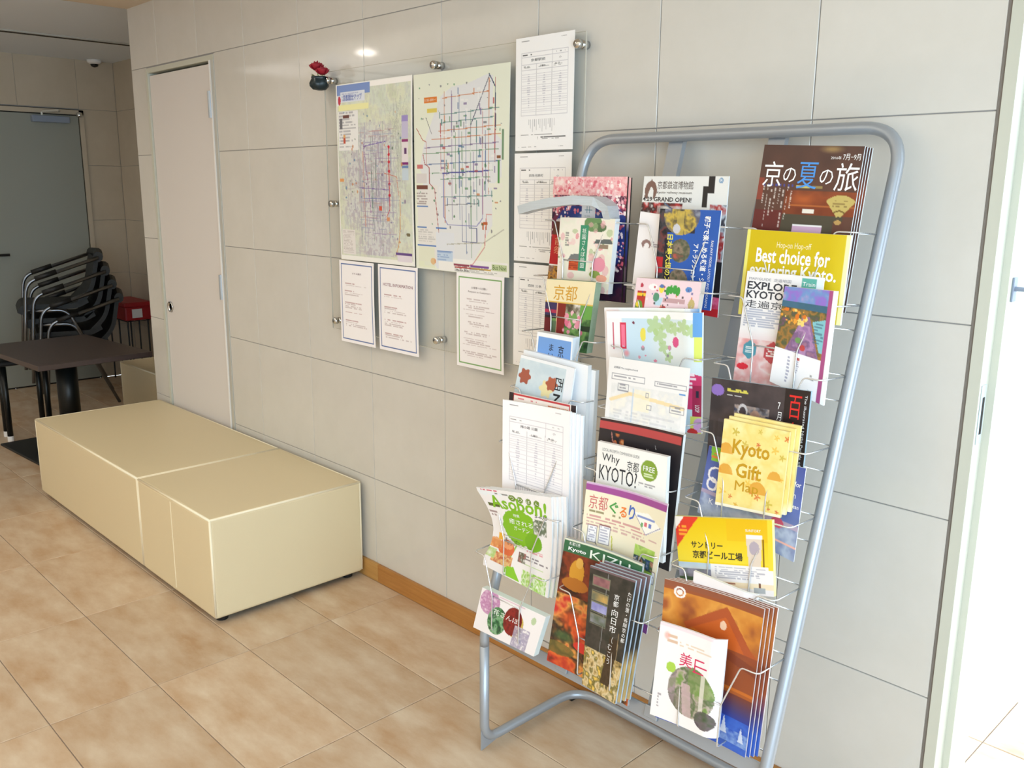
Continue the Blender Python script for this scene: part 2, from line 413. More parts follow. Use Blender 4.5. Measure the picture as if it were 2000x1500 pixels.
for i in range(len(fx)-1):
    for j in range(len(fy)-1): floor_tile(fx[i], fx[i+1], fy[j+1], fy[j])

# baseboard: oak lengths butted end to end
bb = struct(empty('baseboard_back', (0, 0, 0)))
for a, b, m in ((D1+.02, -.389, WOODL), (-.3885, .72, WOOD), (.7205, WR-.004, WOOD)):
    box_obj('board', (a, b, -.0125, -.0005, .0005, .071), m, bb, bevel=.0015)

# narrow cupboard door
d1 = struct(empty('door_1', ((D0+D1)/2, 0, 0)))
def at(o, p): o.location = Vector(o.location)-Vector(p); return o
px = (D0+D1)/2
at(box_obj('leaf', (D0+.012, D1-.022, .004, .044, .008, DT-.012), DOORL, d1, bevel=.002), (px, 0, 0))
at(MB().box(D0-.012, D0+.008, -.004, .09, 0, DT+.005).box(D0-.012, D1+.02, -.002, .09, DT, DT+.022).obj('frame', FRAMEP, d1), (px, 0, 0))
at(box_obj('jamb_strip', (D1-.018, D1-.006, -.006, .05, 0, DT), WHITE, d1), (px, 0, 0))
at(box_obj('jamb_edge', (D1-.004, D1+.02, -.004, .05, 0, DT), FRAME, d1), (px, 0, 0))
mb = MB().lathe([(.0, .005), (.019, .004), (.021, -.0005), (.026, -.003), (.0265, .004)][::-1], (-2.112, 0, .874), 24, 'y')
at(mb.obj('recessed_pull', CHROME, d1, True), (px, 0, 0))
for z in (1.794, 1.017):
    mb = MB().lathe([(.009, -.055), (.009, .055)], (D1-.024, -.006, z), 12).box(D1-.046, D1-.028, .0015, .004, z-.05, z+.05)
    at(mb.obj('hinge', mat('hinge_steel', (176, 184, 192), .3, metal=.5), d1), (px, 0, 0))

# grey steel door in the far wall of the alcove
d2 = struct(empty('door_2', (XA, 0, 0)))
at2 = lambda o: at(o, (XA, 0, 0))
at2(MB().box(XA-.01, XA+.004, -.6, .606, 0, 1.995).obj('rebate', SEAM, d2))
at2(box_obj('leaf', (XA-.005, XA+.02, -.594, .594, .012, 1.95), STEELD, d2, bevel=.002))
at2(MB().box(XA-.01, XA+.015, .602, .635, 0, 1.99).box(XA-.01, XA+.015, -.635, .635, 1.958, 1.99).obj('frame', WALLD, d2))
at2(box_obj('door_closer', (XA+.02, XA+.07, .27, .52, 1.892, 1.938), GREYB, d2, bevel=.006))
at2(MB().tube(fillet([(XA+.05, .34, 1.94), (XA+.05, .34, 1.965), (XA+.15, .42, 1.972), (XA+.03, .46, 1.975)], .01), .008, 8).obj('closer_arm', FRAME, d2))
at2(MB().lathe([(.018, 0), (.022, .01), (.022, .03), (.01, .036)], (XA+.03, .6, 1.94), 14).obj('pivot', CHROME, d2, True))
at2(MB().box(XA+.02, XA+.028, -.1, -.06, .93, 1.02).tube(fillet([(XA+.02, -.08, .972), (XA+.07, -.08, .972), (XA+.07, .03, .972)], .02), .009, 8).obj('lever_handle', BLACK, d2))

# doorway at the right: rebated frame, strike plate, small latch
d3 = struct(empty('door_3', (WR+.02, 0, 0)))
at3 = lambda o: at(o, (WR+.02, 0, 0))
at3(MB().box(WR, WR+.007, -.001, .05, 0, 2.4).obj('sealant', mat('sealant_grey', (128, 122, 116), .8), d3))
prof = [(WR+.007, .05), (WR+.007, -.004), (WR+.0292, -.004), (WR+.0292, .043), (WR+.043, .043), (WR+.043, .15), (WR+.0, .15)]
mb = MB(); n = len(prof)
mb.add([(x, y, z) for z in (0, 2.12) for x, y in prof], [(i, (i+1) % n, n+(i+1) % n, n+i) for i in range(n)])
at3(mb.obj('jamb', FRAMEP, d3))
at3(MB().box(WR+.0, WR+.85, -.004, .15, 2.12, 2.15).box(WR+.80, WR+.85, -.004, .15, 0, 2.12).obj('head', FRAMEP, d3))
sp = at3(box_obj('strike_plate', (WR+.0292, WR+.0312, .006, .03, .965, 1.085), mat('strike_steel', (196, 210, 220), .35, metal=.3), d3, bevel=.001))
MB().box(WR+.0312, WR+.0318, .014, .024, .985, 1.06).obj('slot', SEAM, sp)
la = at3(box_obj('latch', (WR+.043, WR+.047, .062, .082, 1.245, 1.292), GREYB, d3, bevel=.001))
MB().tube([(WR+.047, .072, 1.27), (WR+.075, .072, 1.27), (WR+.077, .072, 1.272)], [.005, .004, .006], 10).obj('thumb_turn', GREYB, la)

# outside ground
struct(MB().box(-14, 16, -16, -4.72, -.1, -.06).box(3.52, 16, -4.72, 12, -.1, -.06).box(-14, 3.52, .98, 12, -.1, -.06).obj('ground', EXT))

# ceiling downlights (real lamps, their mirror images glint in the polished tiles)
GLOW = bpy.data.materials.new('lamp_glow'); GLOW.use_nodes = True
_nt = GLOW.node_tree; _e = _nt.nodes.new('ShaderNodeEmission'); _e.inputs[0].default_value = (1, .93, .82, 1); _e.inputs[1].default_value = 150
_nt.links.new(_e.outputs[0], _nt.nodes['Material Output'].inputs[0])
for i, (x, y) in enumerate(LAMPS):
    t = empty('ceiling_downlight', (x, y, 2.28 if x > WL else 2.345))
    tag(t, LAMPL[i], 'lamp', 'ceiling downlights')
    MB().lathe([(.058, 0), (.058, -.004), (.075, -.004), (.08, 0)], n=24).obj('trim_ring', WHITE, t, True)
    MB().lathe([(.0, -.0015), (.056, -.0015)], n=24).obj('lamp_lens', GLOW, t)

# ================================================================== ALCOVE FURNITURE
s = empty('ceiling_sensor', (-4.82, .72, 2.345)); tag(s, 'small white dome sensor with dark lens on the alcove ceiling', 'sensor')
MB().lathe([(.05, 0), (.05, -.018), (.03, -.03)], n=18).obj('housing', WHITE, s, True)
MB().lathe([(.028, -.03), (.022, -.045), (.005, -.052)], n=14).obj('lens', BLACK, s, True)

# low cafe table
TX, TY, TZ = -3.08, -.21, .56
t = empty('cafe_table', (TX, TY, 0), R(4)); tag(t, 'low cafe table with dark brown top on a black pedestal', 'table')
MB().box(-.43, .43, -.3, .3, TZ-.028, TZ).obj('tabletop', TABLE, t, bevel=.003)
MB().tube([(0, 0, .02), (0, 0, TZ-.04)], .056, 24).obj('pedestal', BLACKM, t, True)
MB().box(-.29, .29, -.29, .29, 0, .012).obj('base_plate', BLACK, t, bevel=.005)
MB().box(-.18, .18, -.16, .16, TZ-.045, TZ-.028).obj('top_bracket', BLACKM, t)

# black stool whose legs show at the left edge
t = empty('black_stool', (-3.47, -.36, 0)); tag(t, 'black stool with white leg tips at the left edge, beside the cafe table', 'stool')
MB().box(-.16, .16, -.19, .17, .455, .485).obj('seat', BLACK, t, bevel=.01)
for x, y in ((-.07, -.072), (.067, -.088), (-.07, .13), (.067, .13)):
    lg = MB().tube([(x, y, .03), (x, y, .457)], .016, 12).obj('leg', BLACKM, t, True)
    MB().tube([(x, y, 0), (x, y, .032)], .017, 12).obj('foot', WHITE, lg)

# stacking chairs: aluminium tube arms, black woven seats
def ribbon(mb, path, half, th, n=1):
    # band of width 2*half (along x) following path (y,z), given thickness
    pts = [Vector((0, a, b)) for a, b in path]; vs = []
    for i, p in enumerate(pts):
        d = (pts[min(i+1, len(pts)-1)]-pts[max(i-1, 0)]).normalized(); nrm = Vector((0, -d.z, d.y))
        for x in (-half, half):
            for k in (-.5, .5): vs.append(p+Vector((x, 0, 0))+nrm*th*k)
    fs = []
    for i in range(len(pts)-1):
        a = i*4; b = a+4
        fs += [(a, b, b+2, a+2), (a+1, a+3, b+3, b+1), (a, a+1, b+1, b), (a+2, b+2, b+3, a+3)]
    e = (len(pts)-1)*4; fs += [(0, 2, 3, 1), (e, e+1, e+3, e+2)]
    mb.add(vs, fs); return mb
CHAIRM = mat('chair_aluminium', (128, 132, 138), .28, metal=1.)
def make_chair():
    t = empty('stacking_chair')
    arc = lambda c: [(p.y, p.z) for p in fillet([(0, a, b) for a, b in c], .1, 5)]
    ribbon(MB(), arc([(-.27, .36), (-.25, .40), (.12, .395), (.2, .43)]), .22, .035).obj('seat', WEAVE, t)
    mb = ribbon(MB(), arc([(.13, .41), (.24, .50), (.29, .71)]), .22, .03); mb.tube([(-.24, .3, .715), (0, .325, .725), (.24, .3, .715)], .034, 10)
    mb.obj('backrest', WEAVE, t)
    for sx in (-1, 1):
        x = .25*sx
        fr = MB().tube(fillet([(x, .3, .71), (x, -.21, .565), (x, -.23, .40), (x*1.04, -.27, 0)], [.05, .075, .1], 6), .0125, 10).obj('arm_leg', CHAIRM, t, True)
        MB().tube([(x, .0, .628), (x, -.15, .585)], .017, 10).obj('arm_pad', BLACK, fr, True)
        MB().tube(fillet([(x*.96, -.2, .375), (x*.96, .05, .375), (x*1.0, .24, 0)], .07, 6), .012, 10).obj('rear_leg', CHAIRM, t, True)
    MB().tube([(-.24, -.225, .37), (.24, -.225, .37)], .009, 8).tube([(-.24, .04, .37), (.24, .04, .37)], .009, 8).obj('seat_rail', CHAIRM, t, True)
    return t
def copy_tree(o, parent=None):
    c = o.copy(); COL.objects.link(c); c.parent = parent
    for ch in list(o.children): copy_tree(ch, c)
    return c
chair = make_chair(); lab = ['lowest black woven chair of the stack, its feet on the floor', 'second chair from the bottom of the black woven stack',
                             'second chair from the top of the black woven stack', 'topmost black woven chair of the stack, chrome arms fully in view']
for i in range(4):
    c = chair if i == 0 else copy_tree(chair)
    c.scale = (1, .86, 1); c.location = (-4.27-.006*i, .25-.035*i, .093*i); c.rotation_euler = (0, 0, R(-14))
    tag(c, lab[i], 'chair', 'stacked chairs in the alcove')

# red box on a thin wire stand in the corner
t = empty('wire_stand', (-4.66, .755, 0)); tag(t, 'thin black wire stand carrying the red box in the corner', 'stand')
for x in (-.17, 0, .17):
    for y in (-.075, .075): MB().tube([(x, y, 0), (x, y, .47)], .006, 8).obj('leg', BLACK, t)
MB().tube([(-.18, -.08, .474), (.18, -.08, .474), (.18, .08, .474), (-.18, .08, .474), (-.18, -.08, .474)], .005, 6).tube([(-.18, 0, .474), (.18, 0, .474)], .005, 6).obj('tray_wire', BLACK, t)
t = empty('red_box', (-4.66, .755, .48)); tag(t, 'red plastic box with lid and white square label on the wire stand', 'box')
MB().box(-.2, .2, -.1, .1, 0, .105).obj('body', RED, t, bevel=.012)
MB().box(-.21, .21, -.11, .11, .1, .135).obj('lid', RED, t, bevel=.012)
MB().box(.2005, .202, -.05, .025, .02, .085).obj('label_sticker', WHITE, t)

def bench(x0, x1, y0, y1, label, seams=()):
    t = empty('bench_cube', ((x0+x1)/2, (y0+y1)/2, 0)); tag(t, label, 'bench', 'cream upholstered bench blocks')
    w, d = (x1-x0)/2, (y1-y0)/2
    MB().box(-w, w, -d, d, .022, .38).obj('upholstery', CREAM, t, bevel=.012, bseg=4)
    MB().box(-w+.02, w-.02, -d+.02, d-.02, .016, .024).obj('underside', SEAM, t)
    for sx in (-1, 1):
        for sy in (-1, 1): MB().lathe([(.02, 0), (.022, .018)], (sx*(w-.045), sy*(d-.045), 0), 14).obj('foot', BLACK, t)
    mb = MB(); r_ = .0045; e = .004
    for sx in (-1, 1):
        for sy in (-1, 1): mb.tube([(sx*(w-e), sy*(d-e), .03), (sx*(w-e), sy*(d-e), .374)], r_, 8)
        mb.tube([(sx*(w-e), -d+e, .376), (sx*(w-e), d-e, .376)], r_, 8); mb.tube([(-w+e, sx*(d-e), .376), (w-e, sx*(d-e), .376)], r_, 8)
    mb.obj('edge_piping', CREAME, t, True)
    for s in seams: MB().box(s-t.location.x-.002, s-t.location.x+.002, -d-.0012, -d+.002, .04, .366).obj('seam', CREAME, t)
    return t
bench(-1.066, -.472, -.618, -.02, 'square cream leatherette bench block nearest the brochure rack', (-.775,))
bench(-2.275, -1.072, -.618, -.02, 'long cream leatherette bench block below the cupboard door')
bench(-3.46, -2.86, .225, .82, 'cream bench block in the shaded alcove behind the wall corner')

# ================================================================== PRINTED MATTER: texts
T = {}
T['t_head'] = [('京都駅前', 'Kyoto Sta.'), ('四条河原町 銀閣寺', 'bus'), ('西院 三条京阪', 'bus')]
STR = ['HOTEL INFORMATION', 'ホテル案内', 'お客様へのお願い', 'Request to Customers', 'Bus Navi', 'Raku Bus,', '京都観光マップ', '市バス専用一日乗車券カード',
       '時 刻 表', '平 日', '土曜日', '休 日', '京都駅前', '四条河原町', '西院 三条', '梅小路 公園', '京都バス時刻表',
       '京の', '夏', 'の旅', '京', 'の', '旅', '2016年', '7月−9月', 'Hop-on Hop-off', 'Best choice for', 'exploring Kyoto.', 'MAP/GUIDE  走遍地図', 'EXPLORE', 'KYOTO', '走遍京都', 'Train',
       '京都鉄道博物館', 'kyoto railway museum', '4.29 GRAND OPEN!', 'JR', 'RAILWAY MODEL LAYOUT AND DIORAMAS', '京都', '小', 'Why', 'KYOTO?', 'FREE', 'LOCAL IN-DEPTH COMPANION GUIDE',
       'ぐ', 'る', 'り', 'Kyoto', 'KIZU', '大茶園', '木津川市', 'Asobon!', 'つ', 'り', 'ぼ', 'ん', '特集', '癒される', 'ガーデン', '5-6月', '新・バーガー', 'セット', 'サントリー', '京都ビール工場', 'SUNTORY',
       'NEW', '百', '鬼', '夜', '行', 'Kyoto', 'Gift', 'Map', 'guidance for', 'tourists in', 'English and Korean', 'K Y', '7月9日', 'LOOP', '妙心寺', '大人気', '花さんぽ', 'かるさと', '八幡', '山', '美',
       '中', '幸', 'TRAM', '6', '近隣図 The neighborhood', '西Na', '西', 'N', 'a', 'KYOTO TOURIST MAP', 'The Illustrated Night Parade of One Hundred Demons']
VS_T = {'pier': vert('前祭'), 'miyako': vert('祇園さんぽ絵図'), 'rail1': '親子で楽しめる鉄道・ジオラマ！', 'rail2': 'アトラクションがいっぱい', 'rail3': '日本最大級のスケール',
        'muko': vert('向日市'), 'muko0': vert('京都'), 'muko1': vert('たけの里・長岡京の都'), 'mi': vert('美山'), 'hyaku': vert('百鬼夜行'), 'date': vert('7月9日'), 'nat': vert('京都伝統文化の夏'), 'blue3': vert('京都'), 'blue3b': vert('まいにち'), 'muko2': vert('（むこう')}
STR += list(VS_T.values())
prepare_text(STR)

K = (40, 40, 44); W_ = (250, 250, 250)

# ================================================================== NOTICE BOARD
ACR = bpy.data.materials.new('acrylic'); ACR.use_nodes = True; nt = ACR.node_tree
nt.nodes.remove(nt.nodes['Principled BSDF']); tr_ = nt.nodes.new('ShaderNodeBsdfTransparent'); tr_.inputs[0].default_value = (.975, .98, .975, 1)
gl = nt.nodes.new('ShaderNodeBsdfGlossy'); gl.inputs['Roughness'].default_value = .03; fr_ = nt.nodes.new('ShaderNodeFresnel'); fr_.inputs[0].default_value = 1.3
mx = nt.nodes.new('ShaderNodeMixShader'); ge_ = nt.nodes.new('ShaderNodeNewGeometry'); ml_ = nt.nodes.new('ShaderNodeMath'); ml_.operation = 'SUBTRACT'; ml_.use_clamp = True; nt.links.new(fr_.outputs[0], ml_.inputs[0]); nt.links.new(ge_.outputs['Backfacing'], ml_.inputs[1]); nt.links.new(ml_.outputs[0], mx.inputs[0]); nt.links.new(tr_.outputs[0], mx.inputs[1]); nt.links.new(gl.outputs[0], mx.inputs[2])
nt.links.new(mx.outputs[0], nt.nodes['Material Output'].inputs[0])
EDGE = mat('acrylic_edge', (204, 200, 188), .25)
BX0, BX1, BZ0, BZ1, BY = -.61, .61, .945, 1.845, -.028
nb = empty('notice_board', (0, 0, BZ0)); tag(nb, 'clear acrylic notice board held off the tiled wall by metal standoffs', 'notice board')
def rel(o, p): o.location = Vector(o.location)-Vector(p); return o
rel(MB().box(BX0, BX1, BY-.002, BY+.002, BZ0, BZ1).obj('panel', ACR, nb), (0, 0, BZ0))
mb = MB()
for b in ((BX0-.0012, BX0, BZ0, BZ1), (BX1, BX1+.0012, BZ0, BZ1), (BX0, BX1, BZ0-.0012, BZ0), (BX0, BX1, BZ1, BZ1+.0008)): mb.box(b[0], b[1], BY-.002, BY+.002, b[2], b[3])
rel(mb.obj('polished_edge', EDGE, nb), (0, 0, BZ0))
for x in (-.58, .005, .59):
    for z in (.975, 1.396, 1.816):
        if x > -.5 and z == 1.396: continue
        mb = MB().lathe([(.011, -.0005), (.011, BY+.0025)], (x, 0, z), 18, 'y').lathe([(.0125, BY-.0025), (.0125, BY-.012), (.010, BY-.0155)], (x, 0, z), 18, 'y')
        rel(mb.obj('standoff', CHROME, nb, True), (0, 0, BZ0))

def sheet(name, label, group, x0, x1, z0, z1, y, art, texts, cat='notice', sag=.0, matp=None):
    t = empty(name, ((x0+x1)/2, y, z0)); tag(t, label, cat, group); w, h = x1-x0, z1-z0
    fn = lambda u, v: ((u-.5)*w, -sag*np.sin(np.pi*np.asarray(v))*(.4+.6*np.asarray(u))-.0008, (1-v)*h)
    put_print(t, art, fn, texts, 'lettering', 'printed_face', matp or PRINTM)
    me = slab_mesh('paper', lambda u, v: tuple(np.add(fn(u, v), (0, .0004, 0))), .0004, 6); link('paper_sheet', me, t, [WHITE])
    return t

# left bus map: pale green ground, violet street tangle, red trunk line
def art_map1(w, h):
    A = Art(w, h, .0021, (244, 244, 240)); m = (A.u > .012) & (A.u < .985) & (A.v > .03) & (A.v < .975)
    A.noise((.012, .03, .985, .975), [(208, 214, 190), (222, 226, 202), (214, 222, 208), (206, 214, 196)], 22, 5)
    core = np.exp(-(((A.u-.52)/.26)**2)**1.2)*((A.v > .22)*np.clip((A.v-.2)/.1, 0, 1))
    core2 = np.exp(-(((A.u-.2)/.13)**2+((A.v-.47)/.12)**2)); core = np.clip(core+core2*.8+np.exp(-(((A.u-.18)/.12)**2+((A.v-.7)/.09)**2))*.7, 0, 1)*(A.u > .03)*(A.v < .96)
    A.put(core, (212, 212, 216), .85)
    n = fbm(A.x*150, A.y*60, 9, 3); A.put((n > .56), (176, 170, 186), .55*core+.16*m); n = fbm(A.x*60, A.y*150, 19, 3); A.put((n > .6), (188, 178, 186), .5*core+.12*m)
    A.rect(.012, .005, .47, .062, (126, 150, 206)); A.rect(.47, .005, .99, .03, (250, 248, 246)); A.rect(.06, .045, .4, .1, (222, 228, 240)); A.rect(.012, .062, .06, .12, (228, 230, 240))
    A.rect(.03, .115, .45, .145, (240, 238, 178)); A.lines(.08, .05, .38, .1, 3, (150, 160, 200), 1, .5)
    A.ell(.045, .09, .02, .025, (196, 60, 80)); A.rect(.02, .15, .3, .37, (236, 236, 236)); A.lines(.03, .155, .28, .36, 12, (140, 140, 150), 3, .5)
    A.rect(.09, .17, .18, .19, (110, 70, 66)); A.rect(.04, .19, .08, .25, (110, 110, 116)); A.rect(.09, .3, .12, .33, (190, 80, 60)); A.rect(.09, .28, .12, .3, (220, 170, 110))
    q = np.random.RandomState(4)
    for k in range(34):
        u = .3+.45*q.rand(); A.line([(u, .22+.3*q.rand()), (u+.03*(q.rand()-.5), .55+.38*q.rand())], [(150, 140, 170), (170, 150, 170), (140, 150, 180), (130, 150, 140)][q.randint(4)], .0018, .75)
    for k in range(26):
        v = .26+.6*q.rand(); u = .28+.2*q.rand(); A.line([(u, v), (u+.2+.3*q.rand(), v+.02*(q.rand()-.5))], [(160, 140, 180), (190, 150, 150), (150, 160, 190)][q.randint(3)], .0016, .7)
    for k in range(26): A.line([(.66+.3*q.rand(), .05+.15*q.rand()), (.62+.32*q.rand(), .3+.6*q.rand())], (176, 182, 170), .0013, .6)
    A.line([(.37, .34), (.43, .6), (.45, .72)], (150, 100, 160), .003); A.line([(.47, .3), (.475, .78)], (70, 110, 100), .003, .8); A.line([(.36, .38), (.37, .8)], (214, 150, 120), .003, .8)
    A.line([(.705, .36), (.705, .66)], (198, 50, 70), .0045); A.line([(.705, .66), (.7, .7), (.66, .74)], (198, 70, 70), .003)
    for v in (.36, .4, .44, .49, .56, .62): A.ell(.705, v, .015, .009, (200, 40, 60))
    A.line([(.37, .35), (.66, .33)], (130, 110, 180), .003); A.line([(.3, .58), (.7, .59)], (130, 110, 170), .0026); A.line([(.36, .64), (.7, .64)], (120, 120, 180), .0026); A.line([(.64, .5), (.8, .52), (.82, .62)], (200, 120, 100), .0025)
    A.line([(.84, .6), (.83, .8), (.8, .9), (.76, .95)], (206, 150, 90), .004, .8); A.rect(.56, .68, .6, .705, (210, 90, 70)); A.rect(.66, .74, .7, .76, (216, 150, 110)); A.rect(.02, .53, .08, .545, (226, 160, 100))
    A.rect(.87, .2, .95, .23, (160, 146, 206)); A.rect(.87, .23, .95, .32, (200, 194, 222)); A.rect(.87, .325, .95, .337, (150, 60, 120)); A.rect(.87, .337, .95, .45, (232, 224, 228)); A.rect(.9, .37, .93, .4, (100, 60, 110))
    A.rect(.87, .445, .95, .458, (130, 40, 120)); A.rect(.87, .46, .95, .475, (110, 140, 190)); A.rect(.87, .48, .95, .54, (200, 214, 226))
    A.rect(.03, .82, .22, .965, (232, 228, 226)); A.lines(.04, .83, .21, .96, 14, (170, 160, 160), 8, .4); A.rect(.76, .93, .97, .945, (104, 76, 140)); A.rect(.78, .945, .97, .98, (228, 220, 230))
    A.ell(.93, .83, .025, .01, (120, 110, 80)); A.dots(60, (.1, .15, .9, .9), .0035, [(90, 120, 90), (200, 130, 80), (120, 100, 140), (90, 130, 170)], 12, .7)
    return A
def art_map2(w, h):
    A = Art(w, h, .0021, (234, 238, 222)); q = np.random.RandomState(8)
    A.poly([(.3, .12), (.38, .11), (.42, .08), (.62, .07), (.7, .1), (.78, .04), (.84, .05), (.84, .3), (.93, .35), (.93, .52), (.84, .56), (.84, .75), (.6, .98), (.1, .98), (.1, .52), (.06, .47), (.12, .34), (.2, .29)], (228, 230, 234), .95)
    A.rect(.03, .56, .26, .96, (232, 230, 228)); A.rect(.24, .8, .44, .99, (226, 230, 238)); A.rect(.26, .93, .99, .998, (242, 242, 240))
    cols = [(176, 70, 76), (80, 110, 160), (80, 130, 130), (200, 120, 70), (120, 100, 150), (90, 140, 100), (110, 110, 120)]
    for u, a, b in ((.34, .1, .75), (.42, .1, .73), (.5, .12, .73), (.57, .2, .9), (.62, .2, .92), (.68, .25, .73), (.74, .2, .7), (.8, .06, .6), (.3, .25, .5), (.86, .06, .45), (.46, .3, .6), (.53, .3, .6), (.65, .4, .6), (.77, .3, .6)):
        A.line([(u, a), (u+.004, b)], cols[q.randint(7)], .0026, .85)
    for v, a, b in ((.13, .32, .8), (.21, .3, .9), (.29, .28, .92), (.37, .12, .9), (.4, .1, .9), (.455, .12, .92), (.5, .2, .84), (.53, .3, .82), (.25, .3, .85), (.33, .2, .92), (.62, .3, .84), (.66, .34, .7)):
        A.line([(a, v), (b, v-.012)], cols[q.randint(7)], .0024, .85)
    A.line([(.1, .4), (.12, .45), (.17, .47), (.17, .55), (.23, .58), (.26, .75), (.27, .8)], (176, 96, 96), .003)
    A.line([(.03, .27), (.1, .33), (.14, .34), (.14, .45)], (190, 110, 100), .003); A.line([(.14, .22), (.2, .3)], (90, 90, 100), .002)
    A.line([(.8, .05), (.62, .27), (.62, .36)], (60, 70, 100), .003); A.line([(.8, .04), (.86, .1), (.87, .3)], (60, 80, 110), .0035)
    A.line([(.33, .5), (.33, .72), (.37, .76), (.68, .76), (.74, .72), (.74, .5)], (130, 130, 190), .003); A.line([(.32, .5), (.8, .49)], (90, 90, 160), .004)
    A.line([(.53, .66), (.53, .84), (.68, .84), (.68, .77), (.6, .77), (.6, .7)], (80, 90, 140), .003); A.line([(.36, .86), (.75, .84), (.95, .77)], (180, 180, 170), .003)
    A.line([(.5, .98), (.64, .95), (.76, .86), (.78, .7), (.83, .7)], (206, 130, 130), .003)
    for k in range(110):
        u, v = .28+.6*q.rand(), .1+.55*q.rand(); c = cols[q.randint(7)]; a, b = (.012, .004) if q.rand() < .5 else (.004, .013)
        A.rect(u-a*1.4, v-b*1.2, u+a*1.4, v+b*1.2, c if q.rand() < .6 else (240, 240, 240), .7)
    A.rect(.12, .12, .26, .145, (226, 130, 50)); A.rect(.15, .175, .26, .195, (226, 206, 100)); A.rect(.03, .455, .1, .475, (206, 120, 120)); A.rect(.02, .56, .15, .58, (120, 70, 60)); A.rect(.02, .5, .14, .55, (220, 214, 214))
    A.lines(.02, .6, .15, .68, 6, (120, 100, 100), 4, .5); A.rect(.02, .665, .15, .672, (90, 130, 190)); A.rect(.02, .775, .13, .782, (90, 130, 190)); A.rect(.02, .87, .24, .877, (70, 120, 190)); A.rect(.25, .895, .42, .9, (70, 120, 190)); A.rect(.24, .775, .36, .782, (70, 120, 190))
    A.rect(.25, .9, .42, .95, (196, 214, 236)); A.lines(.25, .9, .41, .95, 4, (120, 150, 200), 6, .5); A.lines(.03, .79, .23, .86, 6, (150, 150, 150), 7, .35)
    A.rect(.43, .955, .6, .966, (150, 70, 90)); A.rect(.61, .955, .8, .966, (130, 80, 160)); A.rect(.44, .97, .62, .978, (190, 80, 80)); A.rect(.62, .97, .82, .978, (200, 160, 60)); A.lines(.44, .967, .98, .998, 4, (120, 120, 120), 2, .5)
    A.ell(.2, .955, .03, .018, (226, 130, 60)); A.rect(.03, .88, .22, .99, (226, 232, 200), .6); A.poly([(.73, .74), (.79, .735), (.79, .75), (.73, .755)], (190, 100, 60)); A.rect(.74, .745, .752, .775, (190, 100, 60)); A.rect(.77, .745, .782, .775, (190, 100, 60))
    A.rect(.89, .44, .91, .56, (90, 150, 90)); A.rect(.8, .55, .94, .572, (236, 236, 226)); A.rect(.93, .3, .95, .44, (120, 150, 120)); A.rect(.88, .42, .92, .432, (140, 90, 60))
    A.rect(.83, .94, .98, .975, (200, 214, 170)); A.dots(50, (.06, .05, .95, .8), .003, [(90, 150, 110), (70, 120, 80), (120, 120, 130)], 2, .8)
    return A
g = 'bus maps on the notice board'
sheet('route_map', 'left bus map with blue title strip and violet street web', g, -.534, -.106, 1.203, 1.797, -.0315, art_map1(.428, .594), [('京都観光マップ', (.1, .058, .36, .094), (90, 110, 190))], 'map', .004)
sheet('route_map', 'right bus map on pale yellow green paper with coloured route grid', g, -.099, .337, 1.2, 1.795, -.0315, art_map2(.436, .595), [('Bus Navi', (.84, .945, .97, .968), (90, 120, 60)), ('Raku Bus,', (.46, .981, .6, .994), (60, 50, 50)), ('市バス専用一日乗車券カード', (.125, .126, .25, .14), (250, 240, 220))], 'map', .004)
def art_tt(w, h, seed):
    A = Art(w, h, .0016, (252, 252, 254)); ln = (206, 206, 214)
    A.frame(.1, .13, .9, .69, ln, .0016); A.line([(.1, .175), (.9, .175)], ln, .0014); A.line([(.64, .13), (.64, .25)], ln, .0014); A.line([(.1, .24), (.9, .24)], ln, .0014); A.line([(.1, .285), (.9, .285)], ln, .0014)
    for u in (.365, .635): A.line([(u, .24), (u, .69)], (190, 190, 198), .0016); A.rect(u-.004, .3, u+.004, .66, (170, 170, 178), .5)
    for k in range(19): v = .305+k*.0195; A.line([(.1, v), (.9, v)], (222, 222, 228), .0012)
    q = np.random.RandomState(seed)
    for c in (.235, .505, .775):
        for k in range(16):
            v = .325+k*.0195; wv = .012+.03*math.exp(-((k-6)/4.)**2)*(.6+.4*q.rand()); A.rect(c-wv, v-.006, c+wv*.7, v+.004, (176, 176, 192), .55)
    A.lines(.1, .03, .3, .042, 1, K, 1, .7); A.lines(.78, .03, .9, .04, 1, (130, 130, 130), 2, .6); A.lines(.12, .15, .32, .165, 1, K, 3, .8); A.lines(.7, .15, .88, .165, 1, (120, 120, 130), 3, .6)
    for k in range(14): u = .24+.034*k; L = .05+.08*((k*7) % 5)/5; A.rect(u-.004, .72, u+.004, .72+L, (120, 120, 130), .55)
    A.lines(.1, .855, .9, .868, 1, K, 5, .6); A.lines(.4, .88, .9, .905, 2, K, 6, .7); A.lines(.06, .965, .6, .975, 1, (120, 120, 130), 7, .6); A.lines(.76, .965, .9, .975, 1, (130, 130, 130), 7, .6)
    A.lines(.13, .262, .35, .275, 1, (120, 120, 120), 9, .5); A.lines(.4, .262, .6, .275, 1, (120, 120, 120), 10, .5); A.lines(.66, .255, .88, .28, 2, (120, 120, 120), 11, .5)
    return A
def tx_tt(s): return [(s, (.27, .19, .52, .215), K), ('平 日', (.14, .25, .24, .268), K), ('土曜日', (.42, .25, .52, .268), K), ('休 日', (.68, .246, .76, .262), K), ('小', (.75, .195, .79, .215), (90, 90, 100))]
g = 'bus timetables on the notice board'
sheet('timetable_sheet', 'uppermost white bus timetable sheet at the right end of the board', g, .358, .575, 1.556, 1.852, -.0315, art_tt(.217, .296, 1), tx_tt('京都駅前'), 'timetable')
